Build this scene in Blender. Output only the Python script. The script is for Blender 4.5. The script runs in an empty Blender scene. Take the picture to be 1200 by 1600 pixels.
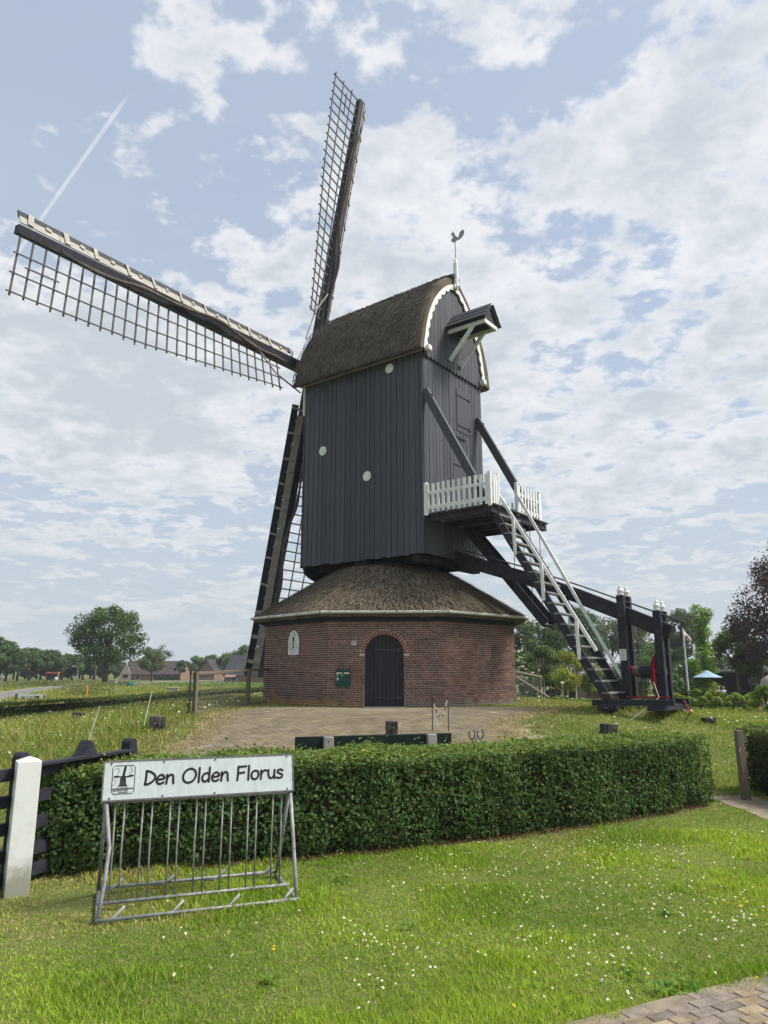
import bpy, math, random
import numpy as np
from mathutils import Vector, Matrix

random.seed(11)
rng = np.random.default_rng(11)
scene = bpy.context.scene
COL = scene.collection
R = math.radians

# ------------------------------------------------------------------ camera
F, PITCH, HC = 1125.7, 0.2177, 1.65           # focal length in 1200-px units, pitch, eye height
cam_d = bpy.data.cameras.new('camera')
cam = bpy.data.objects.new('camera', cam_d)
COL.objects.link(cam)
cam.location = (0, 0, HC)
cam.rotation_euler = (math.pi / 2 + PITCH, 0, 0)
cam_d.sensor_fit = 'HORIZONTAL'
cam_d.sensor_width = 36.0
cam_d.lens = 36.0 * F / 1200.0
cam_d.clip_start = 0.05
cam_d.clip_end = 6000
scene.camera = cam

# ------------------------------------------------------------------ exposure, sun, sky
EXPO = 1.9
scene.view_settings.view_transform = 'Standard'
scene.view_settings.look = 'None'
scene.view_settings.exposure = EXPO
scene.view_settings.gamma = 1.0
scene.view_settings.use_curve_mapping = False
SUN_EL, SUN_AZ = R(50), R(-4)                   # azimuth measured from +X towards +Y
sun_d = bpy.data.lights.new('sun', 'SUN')
sun_d.energy = 1.5
sun_d.angle = R(18)
sun_d.color = (1.0, 0.95, 0.87)
sun = bpy.data.objects.new('sun', sun_d)
COL.objects.link(sun)
sdir = Vector((math.cos(SUN_EL) * math.cos(SUN_AZ), math.cos(SUN_EL) * math.sin(SUN_AZ), math.sin(SUN_EL)))
sun.rotation_euler = sdir.to_track_quat('Z', 'Y').to_euler()

world = bpy.data.worlds.new('World')
scene.world = world
world.use_nodes = True


class NT:
    """small helper to write node trees"""
    def __init__(self, tree):
        self.t = tree
        tree.nodes.clear()

    def n(self, typ, **kw):
        nd = self.t.nodes.new(typ)
        for k, v in kw.items():
            setattr(nd, k, v)
        return nd

    def l(self, a, b):
        self.t.links.new(a, b)

    def val(self, sock, v):
        if isinstance(v, bpy.types.NodeSocket):
            self.l(v, sock)
        else:
            sock.default_value = v

    def math(self, op, a, b=0.0, c=None, clamp=False):
        nd = self.n('ShaderNodeMath', operation=op)
        nd.use_clamp = clamp
        self.val(nd.inputs[0], a)
        self.val(nd.inputs[1], b)
        if c is not None:
            self.val(nd.inputs[2], c)
        return nd.outputs[0]

    def mix(self, f, a, b, blend='MIX'):
        nd = self.n('ShaderNodeMix', data_type='RGBA', blend_type=blend)
        self.val(nd.inputs[0], f)
        for s, v in ((nd.inputs[6], a), (nd.inputs[7], b)):
            if isinstance(v, bpy.types.NodeSocket):
                self.l(v, s)
            else:
                s.default_value = (*v, 1.0) if len(v) == 3 else v
        return nd.outputs[2]

    def noise(self, vec, scale, detail=4.0, rough=0.55, dist=0.0, dim='3D'):
        nd = self.n('ShaderNodeTexNoise', noise_dimensions=dim)
        self.l(vec, nd.inputs['Vector'])
        nd.inputs['Scale'].default_value = scale
        nd.inputs['Detail'].default_value = detail
        nd.inputs['Roughness'].default_value = rough
        nd.inputs['Distortion'].default_value = dist
        return nd.outputs[0]

    def smooth(self, x, a, b):
        nd = self.n('ShaderNodeMapRange', interpolation_type='SMOOTHSTEP')
        self.val(nd.inputs[0], x)
        nd.inputs[1].default_value = a
        nd.inputs[2].default_value = b
        return nd.outputs[0]

    def lin(self, x, a, b, c=0.0, d=1.0):
        nd = self.n('ShaderNodeMapRange')
        self.val(nd.inputs[0], x)
        for i, v in enumerate((a, b, c, d)):
            nd.inputs[i + 1].default_value = v
        return nd.outputs[0]


def build_world():
    N = NT(world.node_tree)
    tc = N.n('ShaderNodeTexCoord')
    sep = N.n('ShaderNodeSeparateXYZ')
    N.l(tc.outputs['Generated'], sep.inputs[0])
    x, y, z = sep.outputs
    zc = N.math('ADD', N.math('MAXIMUM', z, 0.0), 0.16)
    px, py = N.math('DIVIDE', x, zc), N.math('DIVIDE', y, zc)
    comb = N.n('ShaderNodeCombineXYZ')
    N.l(px, comb.inputs[0]); N.l(py, comb.inputs[1])
    comb.inputs[2].default_value = 3.7
    P = comb.outputs[0]
    sky = N.n('ShaderNodeTexSky', sky_type='NISHITA')
    sky.sun_disc = False
    sky.sun_elevation = SUN_EL
    sky.sun_rotation = math.pi / 2 - SUN_AZ
    sky.air_density = 1.0
    sky.dust_density = 3.0
    sky.ozone_density = 1.2
    K = 1.0 / (0.1 * 2 ** EXPO)                # display value -> colour value at strength 0.1
    c = lambda r, g, b: (r * K, g * K, b * K, 1.0)
    # high thin veil over the blue
    veil = N.smooth(N.noise(P, 0.7, 5, 0.55, 0.5), 0.30, 0.72)
    blue = N.mix(0.86, sky.outputs[0], c(0.425, 0.500, 0.618))
    base = N.mix(N.math('MULTIPLY', veil, 0.60), blue, c(0.575, 0.645, 0.745))
    # broken cloud sheet: large masses, broken up by small puffs
    big = N.noise(P, 1.1, 3, 0.5, 0.2)
    mid = N.noise(P, 5.0, 2, 0.5, 0.0)
    fine = N.noise(P, 15.0, 6, 0.58, 0.0)
    dens = N.math('ADD', N.math('ADD', N.math('MULTIPLY', big, 0.46), N.math('MULTIPLY', mid, 0.40)), N.math('MULTIPLY', fine, 0.42))
    # where the sheet lies thicker (broad patches of the sky)
    def blob(bx, by, r, amt):
        dx = N.math('MULTIPLY', N.math('SUBTRACT', px, bx), 1 / r)
        dy = N.math('MULTIPLY', N.math('SUBTRACT', py, by), 1 / r)
        g = N.math('POWER', 2.718, N.math('MULTIPLY', N.math('ADD', N.math('MULTIPLY', dx, dx), N.math('MULTIPLY', dy, dy)), -1.0))
        return N.math('MULTIPLY', g, amt)
    for b in BLOBS:
        dens = N.math('ADD', dens, blob(*b))
    mask = N.math('MULTIPLY', N.smooth(dens, 0.625, 0.715), 0.90)
    thick = N.smooth(N.math('ADD', dens, N.math('MULTIPLY', N.noise(P, 6.0, 5, 0.6, 0.2), 0.5)), 0.86, 1.14)
    cloud = N.mix(thick, c(0.93, 0.945, 0.97), c(0.60, 0.655, 0.715))
    col = N.mix(mask, base, cloud)
    # old vapour trail: a straight line across the sheet
    ax, ay, bx2, by2 = TRAIL
    L = math.hypot(bx2 - ax, by2 - ay)
    nx, ny = -(by2 - ay) / L, (bx2 - ax) / L
    dist = N.math('ABSOLUTE', N.math('ADD', N.math('ADD', N.math('MULTIPLY', px, nx), N.math('MULTIPLY', py, ny)), -(ax * nx + ay * ny)))
    along = N.math('ADD', N.math('ADD', N.math('MULTIPLY', px, (bx2 - ax) / L), N.math('MULTIPLY', py, (by2 - ay) / L)), -(ax * (bx2 - ax) + ay * (by2 - ay)) / L)
    tr = N.math('SUBTRACT', 1.0, N.smooth(dist, 0.0008, 0.0048))
    tr = N.math('MULTIPLY', tr, N.math('MULTIPLY', N.smooth(along, 0.0, 0.08), N.lin(fine, 0.3, 0.7, 0.35, 0.75)))
    col = N.mix(tr, col, c(0.86, 0.88, 0.94))
    # haze towards the horizon
    hz = N.math('POWER', N.math('SUBTRACT', 1.0, N.math('MINIMUM', N.math('MAXIMUM', z, 0.0), 1.0)), 5.5)
    col = N.mix(N.math('MULTIPLY', hz, 0.92), col, c(0.600, 0.665, 0.705))
    low = N.smooth(z, -0.06, 0.0)
    col = N.mix(low, c(0.20, 0.24, 0.12), col)
    bg = N.n('ShaderNodeBackground')
    bg.inputs['Strength'].default_value = 0.1
    N.l(col, bg.inputs['Color'])
    out = N.n('ShaderNodeOutputWorld')
    N.l(bg.outputs[0], out.inputs['Surface'])


def ray(px, py):
    a, b = (px - 600) / F, -(py - 800) / F
    c, s = math.cos(PITCH), math.sin(PITCH)
    return Vector((a, c - b * s, s + b * c))


def skyp(px, py):
    d = ray(px, py).normalized()
    return d.x / (d.z + 0.16), d.y / (d.z + 0.16)


BLOBS = [(*skyp(430, 240), 0.16, 0.07), (*skyp(640, 320), 0.28, 0.15), (*skyp(230, 630), 0.50, 0.17), (*skyp(1020, 660), 0.55, 0.15), (*skyp(1060, 320), 0.28, 0.07),
         (*skyp(110, 230), 0.36, -0.18), (*skyp(600, 60), 0.40, -0.10), (*skyp(960, 545), 0.22, -0.07), (*skyp(280, 45), 0.07, 0.10), (*skyp(690, 70), 0.13, 0.12),
         (*skyp(1130, 130), 0.16, 0.09), (*skyp(940, 200), 0.12, 0.05), (*skyp(545, 50), 0.06, 0.12), (*skyp(850, 30), 0.08, 0.10), (*skyp(900, 110), 0.22, -0.08), (*skyp(150, 790), 0.8, 0.07)]
TRAIL = (*skyp(210, 135), *skyp(0, 435))
build_world()

# ------------------------------------------------------------------ terrain height
MC = Vector((0.2602, 24.786))
PHI = 0.6458
ZG = 0.665


def sstep(x, a, b):
    t = np.clip((np.asarray(x, float) - a) / (b - a), 0, 1)
    return t * t * (3 - 2 * t)


def vnoise(x, y, seed=0):
    x = np.asarray(x, float); y = np.asarray(y, float)
    xi, yi = np.floor(x).astype(np.int64), np.floor(y).astype(np.int64)
    fx, fy = x - xi, y - yi
    fx, fy = fx * fx * (3 - 2 * fx), fy * fy * (3 - 2 * fy)
    def h(a, b):
        v = np.sin(a * 127.1 + b * 311.7 + seed * 74.7) * 43758.5453
        return v - np.floor(v)
    return (h(xi, yi) * (1 - fx) + h(xi + 1, yi) * fx) * (1 - fy) + (h(xi, yi + 1) * (1 - fx) + h(xi + 1, yi + 1) * fx) * fy


def fbm(x, y, seed=0, o=3):
    s, a = 0, 0.5
    for i in range(o):
        s = s + a * vnoise(np.asarray(x) * 2 ** i, np.asarray(y) * 2 ** i, seed + i)
        a *= 0.5
    return s / (1 - 0.5 ** o)


TAILX, TAILY = MC.x + math.cos(PHI) * 8.4, MC.y - math.sin(PHI) * 8.4


def H(x, y):
    x = np.asarray(x, float); y = np.asarray(y, float)
    r = np.hypot(x - MC.x, y - MC.y)
    z = 0.665 * (1 - sstep(r, 5.0, 13.5))
    z = z + 0.34 * np.exp(-(((x - TAILX) ** 2 + (y - TAILY) ** 2) / 1.9))
    z = z - 0.75 * sstep(y, 30, 46) * sstep(x, 4, 12)
    z = z + 0.05 * (fbm(x * 0.35, y * 0.35, 5) - 0.5) * sstep(y, 9, 14)
    return z


def Hf(x, y):
    return float(H(x, y))


def on_ground(px, py):
    d = ray(px, py)
    k, prev = 2.0, 2.0
    while k < 400:
        p = d * k
        if p.z + HC < Hf(p.x, p.y):
            a, b = prev, k
            for _ in range(30):
                m = (a + b) / 2
                q = d * m
                if q.z + HC < Hf(q.x, q.y):
                    b = m
                else:
                    a = m
            q = d * b
            return Vector((q.x, q.y, Hf(q.x, q.y)))
        prev = k
        k *= 1.02
    return Vector((d.x * 100, d.y * 100, 0))


def at_depth(px, py, Y):
    d = ray(px, py)
    k = Y / d.y
    return Vector((d.x * k, Y, d.z * k + HC))


# ------------------------------------------------------------------ materials
MATS = {}


def mat(name, col, rough=0.8, var=0.18, scale=6.0, bump=0.0, bscale=40.0, col2=None, rand=0.0, spec=0.3, metal=0.0, stretch=None, bdist=0.01):
    if name in MATS:
        return MATS[name]
    m = bpy.data.materials.new(name)
    m.use_nodes = True
    N = NT(m.node_tree)
    geo = N.n('ShaderNodeNewGeometry')
    vec = geo.outputs['Position']
    if stretch:
        mp = N.n('ShaderNodeMapping')
        N.l(vec, mp.inputs[0])
        mp.inputs['Scale'].default_value = stretch
        vec = mp.outputs[0]
    f = N.noise(vec, scale, 6, 0.6)
    a = tuple(max(0, v * (1 - var)) for v in col)
    b = col2 if col2 else tuple(v * (1 + var) for v in col)
    c = N.mix(N.smooth(f, 0.3, 0.7), a, b)
    if rand:
        oi = N.n('ShaderNodeObjectInfo')
        k = N.lin(oi.outputs['Random'], 0, 1, 1 - rand, 1 + rand)
        cm = N.n('ShaderNodeCombineXYZ')
        for i in range(3):
            N.l(k, cm.inputs[i])
        c = N.mix(1.0, c, cm.outputs[0], 'MULTIPLY')
    bs = N.n('ShaderNodeBsdfPrincipled')
    N.l(c, bs.inputs['Base Color'])
    bs.inputs['Roughness'].default_value = rough
    bs.inputs['Metallic'].default_value = metal
    bs.inputs['Specular IOR Level'].default_value = spec
    if bump:
        bn = N.n('ShaderNodeBump')
        bn.inputs['Strength'].default_value = bump
        bn.inputs['Distance'].default_value = bdist
        N.l(N.noise(vec, bscale, 5, 0.65), bn.inputs['Height'])
        N.l(bn.outputs[0], bs.inputs['Normal'])
    out = N.n('ShaderNodeOutputMaterial')
    N.l(bs.outputs[0], out.inputs[0])
    MATS[name] = m
    return m


def leafmat(name, trans=0.35, tint=(1.0, 1.0, 1.0), rough=0.55, spec=0.25):
    """foliage: colour from the per-leaf attribute, part of the light passes through"""
    if name in MATS:
        return MATS[name]
    m = bpy.data.materials.new(name)
    m.use_nodes = True
    N = NT(m.node_tree)
    at = N.n('ShaderNodeAttribute', attribute_name='col')
    c = N.mix(1.0, at.outputs['Color'], tint, 'MULTIPLY')
    bs = N.n('ShaderNodeBsdfPrincipled')
    N.l(c, bs.inputs['Base Color'])
    bs.inputs['Roughness'].default_value = rough
    bs.inputs['Specular IOR Level'].default_value = spec
    tr = N.n('ShaderNodeBsdfTranslucent')
    N.l(N.mix(1.0, c, (1.25, 1.3, 0.7), 'MULTIPLY'), tr.inputs[0])
    mx = N.n('ShaderNodeMixShader')
    mx.inputs[0].default_value = trans
    N.l(bs.outputs[0], mx.inputs[1]); N.l(tr.outputs[0], mx.inputs[2])
    out = N.n('ShaderNodeOutputMaterial')
    N.l(mx.outputs[0], out.inputs[0])
    MATS[name] = m
    return m


M_TAR = None
M_TARBEAM = mat('tarred_beam', (0.026, 0.027, 0.036), 0.6, 0.3, 5.0, 0.4, 40, spec=0.22)
M_DARK = mat('dark_inside', (0.016, 0.017, 0.022), 0.9, 0.1)
M_WHITE = mat('white_paint', (0.70, 0.71, 0.69), 0.5, 0.07, 5.0, 0.15, 60, spec=0.35)
M_CREAM = mat('cream_board', (0.345, 0.32, 0.28), 0.65, 0.14, 4.0, 0.2, 50)
M_LATH = mat('grey_lath', (0.10, 0.095, 0.09), 0.7, 0.25, 6.0)
M_CLOTH = mat('sail_canvas', (0.105, 0.088, 0.078), 0.9, 0.3, 5.0, 0.5, 25)
M_BRICK = None
M_MORTAR = mat('mortar', (0.50, 0.42, 0.36), 0.95, 0.2, 5.0, 0.4, 90)
M_DOOR = mat('door_paint', (0.018, 0.021, 0.029), 0.5, 0.25, 4.0, 0.3, 60, stretch=(4, 4, .5), rand=0.15)
M_IRON = mat('wrought_iron', (0.05, 0.05, 0.055), 0.55, 0.2, 20)
M_GALV = mat('galvanised', (0.26, 0.265, 0.27), 0.6, 0.28, 18, 0.3, 90, metal=0.25, col2=(0.36, 0.365, 0.37))
M_RED = mat('red_paint', (0.22, 0.014, 0.022), 0.5, 0.2, 10)
M_WOOD = mat('weathered_post', (0.17, 0.14, 0.11), 0.9, 0.3, 8, 0.8, 60, stretch=(10, 10, 1))
M_OLDWOOD = mat('tarred_stump', (0.025, 0.025, 0.025), 0.9, 0.2, 12, 0.6, 40, col2=(0.10, 0.09, 0.08))
M_STONE = mat('granite', (0.30, 0.25, 0.22), 0.85, 0.3, 9, 0.5, 25)
M_CONC = mat('concrete', (0.33, 0.31, 0.28), 0.9, 0.15, 5, 0.4, 60)
M_ROPE = mat('rope', (0.36, 0.33, 0.28), 0.9, 0.2, 30)
M_BARK = mat('bark', (0.085, 0.07, 0.055), 0.95, 0.35, 6, 0.8, 25)
M_BENCH = mat('bench_green', (0.007, 0.017, 0.014), 0.45, 0.2, 9, 0.2, 50)
M_MAILBOX = mat('mailbox_green', (0.012, 0.06, 0.045), 0.4, 0.1, 6)
M_LEAF = leafmat('foliage', rough=.68, spec=.14)
M_GRASS = leafmat('grass_blades', 0.35, rough=0.7, spec=0.12)
M_PETAL = leafmat('petals', 0.25)


def tar_material():
    m = bpy.data.materials.new('tarred_board')
    m.use_nodes = True
    N = NT(m.node_tree)
    geo = N.n('ShaderNodeNewGeometry')
    p = geo.outputs['Position']
    mp = N.n('ShaderNodeMapping')
    N.l(p, mp.inputs[0])
    mp.inputs['Scale'].default_value = (5, 5, .3)
    grain = N.noise(mp.outputs[0], 5.0, 6, 0.65)
    streak = N.noise(mp.outputs[0], 1.6, 4, 0.6)
    blot = N.noise(p, 1.1, 5, 0.6)
    knots = N.noise(p, 5.5, 3, 0.5)
    oi = N.n('ShaderNodeObjectInfo')
    c = N.mix(N.smooth(grain, 0.3, 0.72), (0.040, 0.043, 0.053), (0.064, 0.068, 0.082))
    c = N.mix(N.math('MULTIPLY', N.smooth(streak, 0.52, 0.78), 0.55), c, (0.098, 0.103, 0.117))
    c = N.mix(N.math('MULTIPLY', N.smooth(blot, 0.5, 0.75), 0.35), c, (0.035, 0.038, 0.046))
    c = N.mix(N.math('MULTIPLY', N.smooth(knots, 0.70, 0.76), 0.6), c, (0.018, 0.018, 0.022))
    k = N.lin(oi.outputs['Random'], 0, 1, 0.80, 1.22)
    cm = N.n('ShaderNodeCombineXYZ')
    for i in range(3):
        N.l(k, cm.inputs[i])
    c = N.mix(1.0, c, cm.outputs[0], 'MULTIPLY')
    bs = N.n('ShaderNodeBsdfPrincipled')
    N.l(c, bs.inputs['Base Color'])
    N.l(N.lin(grain, 0.3, 0.7, 0.42, 0.66), bs.inputs['Roughness'])
    bs.inputs['Specular IOR Level'].default_value = 0.38
    bn = N.n('ShaderNodeBump')
    bn.inputs['Strength'].default_value = 0.7
    bn.inputs['Distance'].default_value = 0.012
    N.l(N.math('ADD', grain, N.math('MULTIPLY', knots, 0.6)), bn.inputs['Height'])
    N.l(bn.outputs[0], bs.inputs['Normal'])
    out = N.n('ShaderNodeOutputMaterial')
    N.l(bs.outputs[0], out.inputs[0])
    return m


M_TAR = tar_material()


def thatch_material():
    m = bpy.data.materials.new('thatch')
    m.use_nodes = True
    N = NT(m.node_tree)
    geo = N.n('ShaderNodeNewGeometry')
    p = geo.outputs['Position']
    f1 = N.noise(p, 1.3, 5, 0.6, 0.5)
    f2 = N.noise(p, 26.0, 4, 0.7)
    c = N.mix(N.smooth(f1, 0.35, 0.68), (0.100, 0.086, 0.068), (0.215, 0.180, 0.132))
    c = N.mix(N.smooth(f2, 0.35, 0.7), N.mix(0.55, c, (0.03, 0.026, 0.023)), c)
    moss = N.smooth(N.noise(p, 2.4, 5, 0.6, 0.7), 0.56, 0.70)
    c = N.mix(N.math('MULTIPLY', moss, 0.45), c, (0.105, 0.112, 0.045))
    bs = N.n('ShaderNodeBsdfPrincipled')
    N.l(c, bs.inputs['Base Color'])
    bs.inputs['Roughness'].default_value = 0.95
    bs.inputs['Specular IOR Level'].default_value = 0.1
    bn = N.n('ShaderNodeBump')
    bn.inputs['Strength'].default_value = 0.9
    bn.inputs['Distance'].default_value = 0.03
    N.l(f2, bn.inputs['Height'])
    N.l(bn.outputs[0], bs.inputs['Normal'])
    out = N.n('ShaderNodeOutputMaterial')
    N.l(bs.outputs[0], out.inputs[0])
    return m


M_THATCH = thatch_material()


def brick_material():
    m = bpy.data.materials.new('wall_brick')
    m.use_nodes = True
    N = NT(m.node_tree)
    at = N.n('ShaderNodeAttribute', attribute_name='col')
    oi = N.n('ShaderNodeObjectInfo')
    geo = N.n('ShaderNodeNewGeometry')
    p = geo.outputs['Position']
    # each brick its own firing: white noise on the cell it lies in
    sc = N.n('ShaderNodeVectorMath', operation='MULTIPLY')
    N.l(p, sc.inputs[0])
    sc.inputs[1].default_value = (4.6, 4.6, 16.2)
    fl = N.n('ShaderNodeVectorMath', operation='FLOOR')
    N.l(sc.outputs[0], fl.inputs[0])
    wn = N.n('ShaderNodeTexWhiteNoise')
    N.l(fl.outputs[0], wn.inputs[0])
    big = N.noise(p, 0.9, 4, 0.55)
    c = N.mix(wn.outputs[0], (0.075, 0.040, 0.037), (0.200, 0.098, 0.078))
    c = N.mix(N.smooth(big, 0.55, 0.75), c, (0.22, 0.085, 0.065))
    c = N.mix(N.math('MULTIPLY', N.smooth(N.noise(p, 40, 4), 0.45, 0.8), 0.35), c, (0.16, 0.13, 0.12))
    # lichen and grey crust low on the wall
    sp = N.n('ShaderNodeSeparateXYZ')
    N.l(p, sp.inputs[0])
    edge = N.math('ADD', sp.outputs[2], N.math('MULTIPLY', N.noise(p, 2.6, 4, 0.6), -0.75))
    lowm = N.math('SUBTRACT', 1.0, N.smooth(edge, 0.36, 0.52))
    left = N.math('SUBTRACT', 1.0, N.smooth(sp.outputs[0], -0.7, 0.2))
    stain = N.mix(left, (0.17, 0.15, 0.12), (0.30, 0.17, 0.03))
    c = N.mix(N.math('MULTIPLY', lowm, 0.75), c, stain)
    bs = N.n('ShaderNodeBsdfPrincipled')
    N.l(c, bs.inputs['Base Color'])
    bs.inputs['Roughness'].default_value = 0.88
    bs.inputs['Specular IOR Level'].default_value = 0.2
    bn = N.n('ShaderNodeBump')
    bn.inputs['Strength'].default_value = 0.4
    bn.inputs['Distance'].default_value = 0.006
    N.l(N.noise(p, 70, 4), bn.inputs['Height'])
    N.l(bn.outputs[0], bs.inputs['Normal'])
    out = N.n('ShaderNodeOutputMaterial')
    N.l(bs.outputs[0], out.inputs[0])
    return m


M_BRICK = brick_material()
M_ARCHBRICK = mat('arch_brick', (0.20, 0.06, 0.045), 0.9, 0.25, 20, 0.3, 60, rand=0.3)
M_PAVER = mat('paving_brick', (0.20, 0.165, 0.14), 0.92, 0.28, 14, 0.5, 60, rand=0.24)
M_PAVER2 = mat('paving_brick_ochre', (0.25, 0.195, 0.13), 0.92, 0.25, 12, 0.5, 60, rand=0.25)
M_SAND = mat('sand_joint', (0.25, 0.205, 0.15), 0.95, 0.25, 6, 0.7, 120)


# ------------------------------------------------------------------ mesh builders
class MB:
    def __init__(self):
        self.v, self.f = [], []

    def add(self, vs, fs):
        o = len(self.v)
        self.v += [tuple(p) for p in vs]
        self.f += [tuple(i + o for i in q) for q in fs]
        return self

    def box(self, c, s, rot=None):
        x, y, z = (k / 2 for k in s)
        vs = [Vector((a * x, b * y, d * z)) for d in (-1, 1) for b in (-1, 1) for a in (-1, 1)]
        if rot is not None:
            vs = [rot @ p for p in vs]
        c = Vector(c)
        return self.add([p + c for p in vs], [(0, 2, 3, 1), (4, 5, 7, 6), (0, 1, 5, 4), (2, 6, 7, 3), (0, 4, 6, 2), (1, 3, 7, 5)])

    def beam(self, p, q, w, h, up=(0, 0, 1), w2=None, h2=None):
        """square-section timber from p to q; w across, h along 'up'"""
        p, q = Vector(p), Vector(q)
        d = (q - p).normalized()
        up = Vector(up)
        s = d.cross(up)
        if s.length < 1e-5:
            s = d.cross(Vector((1, 0, 0)))
        s.normalize()
        u = s.cross(d)
        w2, h2 = w if w2 is None else w2, h if h2 is None else h2
        vs = [p + s * a * w / 2 + u * b * h / 2 for a, b in ((-1, -1), (1, -1), (1, 1), (-1, 1))]
        vs += [q + s * a * w2 / 2 + u * b * h2 / 2 for a, b in ((-1, -1), (1, -1), (1, 1), (-1, 1))]
        return self.add(vs, [(3, 2, 1, 0), (4, 5, 6, 7), (0, 1, 5, 4), (1, 2, 6, 5), (2, 3, 7, 6), (3, 0, 4, 7)])

    def tube(self, pts, rad, n=8, cap=True):
        pts = [Vector(p) for p in pts]
        if not hasattr(rad, '__len__'):
            rad = [rad] * len(pts)
        o = len(self.v)
        ref = Vector((0.31, 0.53, 0.79))
        for i, p in enumerate(pts):
            d = (pts[min(i + 1, len(pts) - 1)] - pts[max(i - 1, 0)]).normalized()
            s = d.cross(ref).normalized()
            u = s.cross(d)
            for k in range(n):
                a = 2 * math.pi * k / n
                self.v.append(tuple(p + (s * math.cos(a) + u * math.sin(a)) * rad[i]))
        for i in range(len(pts) - 1):
            for k in range(n):
                k2 = (k + 1) % n
                self.f.append((o + i * n + k, o + i * n + k2, o + (i + 1) * n + k2, o + (i + 1) * n + k))
        if cap:
            self.f.append(tuple(o + k for k in reversed(range(n))))
            self.f.append(tuple(o + (len(pts) - 1) * n + k for k in range(n)))
        return self

    def extr(self, A, off):
        """closed outline A (list of 3-D points) extruded by vector off"""
        n = len(A)
        off = Vector(off)
        vs = [Vector(p) for p in A] + [Vector(p) + off for p in A]
        fs = [tuple(reversed(range(n))), tuple(range(n, 2 * n))]
        fs += [(i, (i + 1) % n, n + (i + 1) % n, n + i) for i in range(n)]
        return self.add(vs, fs)

    def lathe(self, prof, c=(0, 0, 0), n=16, sx=1.0, sy=1.0):
        o = len(self.v)
        for r, z in prof:
            for k in range(n):
                a = 2 * math.pi * k / n
                self.v.append((c[0] + r * math.cos(a) * sx, c[1] + r * math.sin(a) * sy, c[2] + z))
        for i in range(len(prof) - 1):
            for k in range(n):
                k2 = (k + 1) % n
                self.f.append((o + i * n + k, o + i * n + k2, o + (i + 1) * n + k2, o + (i + 1) * n + k))
        self.f.append(tuple(o + k for k in reversed(range(n))))
        self.f.append(tuple(o + (len(prof) - 1) * n + k for k in range(n)))
        return self

    def mesh(self, name, m):
        me = bpy.data.meshes.new(name)
        me.from_pydata(self.v, [], self.f)
        me.update()
        if m:
            me.materials.append(m)
        return me

    def build(self, name, m, parent=None, smooth=False, bevel=0.0):
        me = self.mesh(name, m)
        if smooth:
            me.polygons.foreach_set('use_smooth', [True] * len(me.polygons))
        o = bpy.data.objects.new(name, me)
        COL.objects.link(o)
        if parent is not None:
            o.parent = parent
        if bevel:
            b = o.modifiers.new('bevel', 'BEVEL')
            b.width = bevel
            b.segments = 2
            b.limit_method = 'ANGLE'
        return o


def tag(o, label=None, cat=None, group=None, kind=None):
    if label: o['label'] = label
    if cat: o['category'] = cat
    if group: o['group'] = group
    if kind: o['kind'] = kind
    return o


def empty(name, loc=(0, 0, 0), rz=0.0, label=None, cat=None, group=None):
    o = bpy.data.objects.new(name, None)
    COL.objects.link(o)
    o.location = loc
    o.rotation_euler = (0, 0, rz)
    o.empty_display_size = 0.2
    return tag(o, label, cat, group)


def inst(name, me, parent=None, loc=(0, 0, 0), rot=(0, 0, 0), scale=(1, 1, 1)):
    o = bpy.data.objects.new(name, me)
    COL.objects.link(o)
    o.parent = parent
    o.location = loc
    o.rotation_euler = rot
    o.scale = scale
    return o


def copy_tree(o, parent=None):
    c = o.copy()
    COL.objects.link(c)
    c.parent = parent
    for ch in list(o.children):
        copy_tree(ch, c)
    return c


def npmesh(name, verts, faces, m, parent=None, col=None, smooth=False):
    """verts (n,3), faces (k,4) or (k,3) arrays, col (n,3) per vertex"""
    me = bpy.data.meshes.new(name)
    nv, (nf, k) = len(verts), faces.shape
    me.vertices.add(nv)
    me.vertices.foreach_set('co', np.ascontiguousarray(verts, np.float32).ravel())
    me.loops.add(nf * k)
    me.loops.foreach_set('vertex_index', np.ascontiguousarray(faces, np.int32).ravel())
    me.polygons.add(nf)
    me.polygons.foreach_set('loop_start', np.arange(0, nf * k, k, dtype=np.int32))
    me.polygons.foreach_set('loop_total', np.full(nf, k, np.int32))
    if smooth:
        me.polygons.foreach_set('use_smooth', np.ones(nf, bool))
    me.update(calc_edges=True)
    if col is not None:
        at = me.color_attributes.new('col', 'FLOAT_COLOR', 'POINT')
        c4 = np.ones((nv, 4), np.float32)
        c4[:, :3] = col
        at.data.foreach_set('color', c4.ravel())
    me.materials.append(m)
    if parent == 'mesh':
        return me
    o = bpy.data.objects.new(name, me)
    COL.objects.link(o)
    if parent is not None:
        o.parent = parent
    return o


def unit(v):
    return v / (np.linalg.norm(v, axis=1, keepdims=True) + 1e-9)


def leaf_arrays(P, nrm, size, aspect=0.62, fold=0.25, r=rng):
    """a folded, pointed leaf (two faces) at every point P, roughly facing nrm"""
    n = len(P)
    nrm = unit(nrm + r.normal(0, 0.55, (n, 3)))
    t = unit(np.cross(nrm, r.normal(0, 1, (n, 3))))
    b = np.cross(nrm, t)
    s = (size * r.uniform(0.65, 1.35, n))[:, None]
    v0 = P - t * s * 0.5
    v1 = P + b * s * aspect * 0.5 + nrm * s * fold * 0.5
    v2 = P + t * s * 0.5
    v3 = P - b * s * aspect * 0.5 + nrm * s * fold * 0.5
    V = np.stack([v0, v1, v2, v3], 1).reshape(-1, 3)
    i = np.arange(n)[:, None] * 4
    Fc = np.concatenate([i + np.array([[0, 1, 2]]), i + np.array([[0, 2, 3]])], 0)
    return V, Fc


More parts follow.
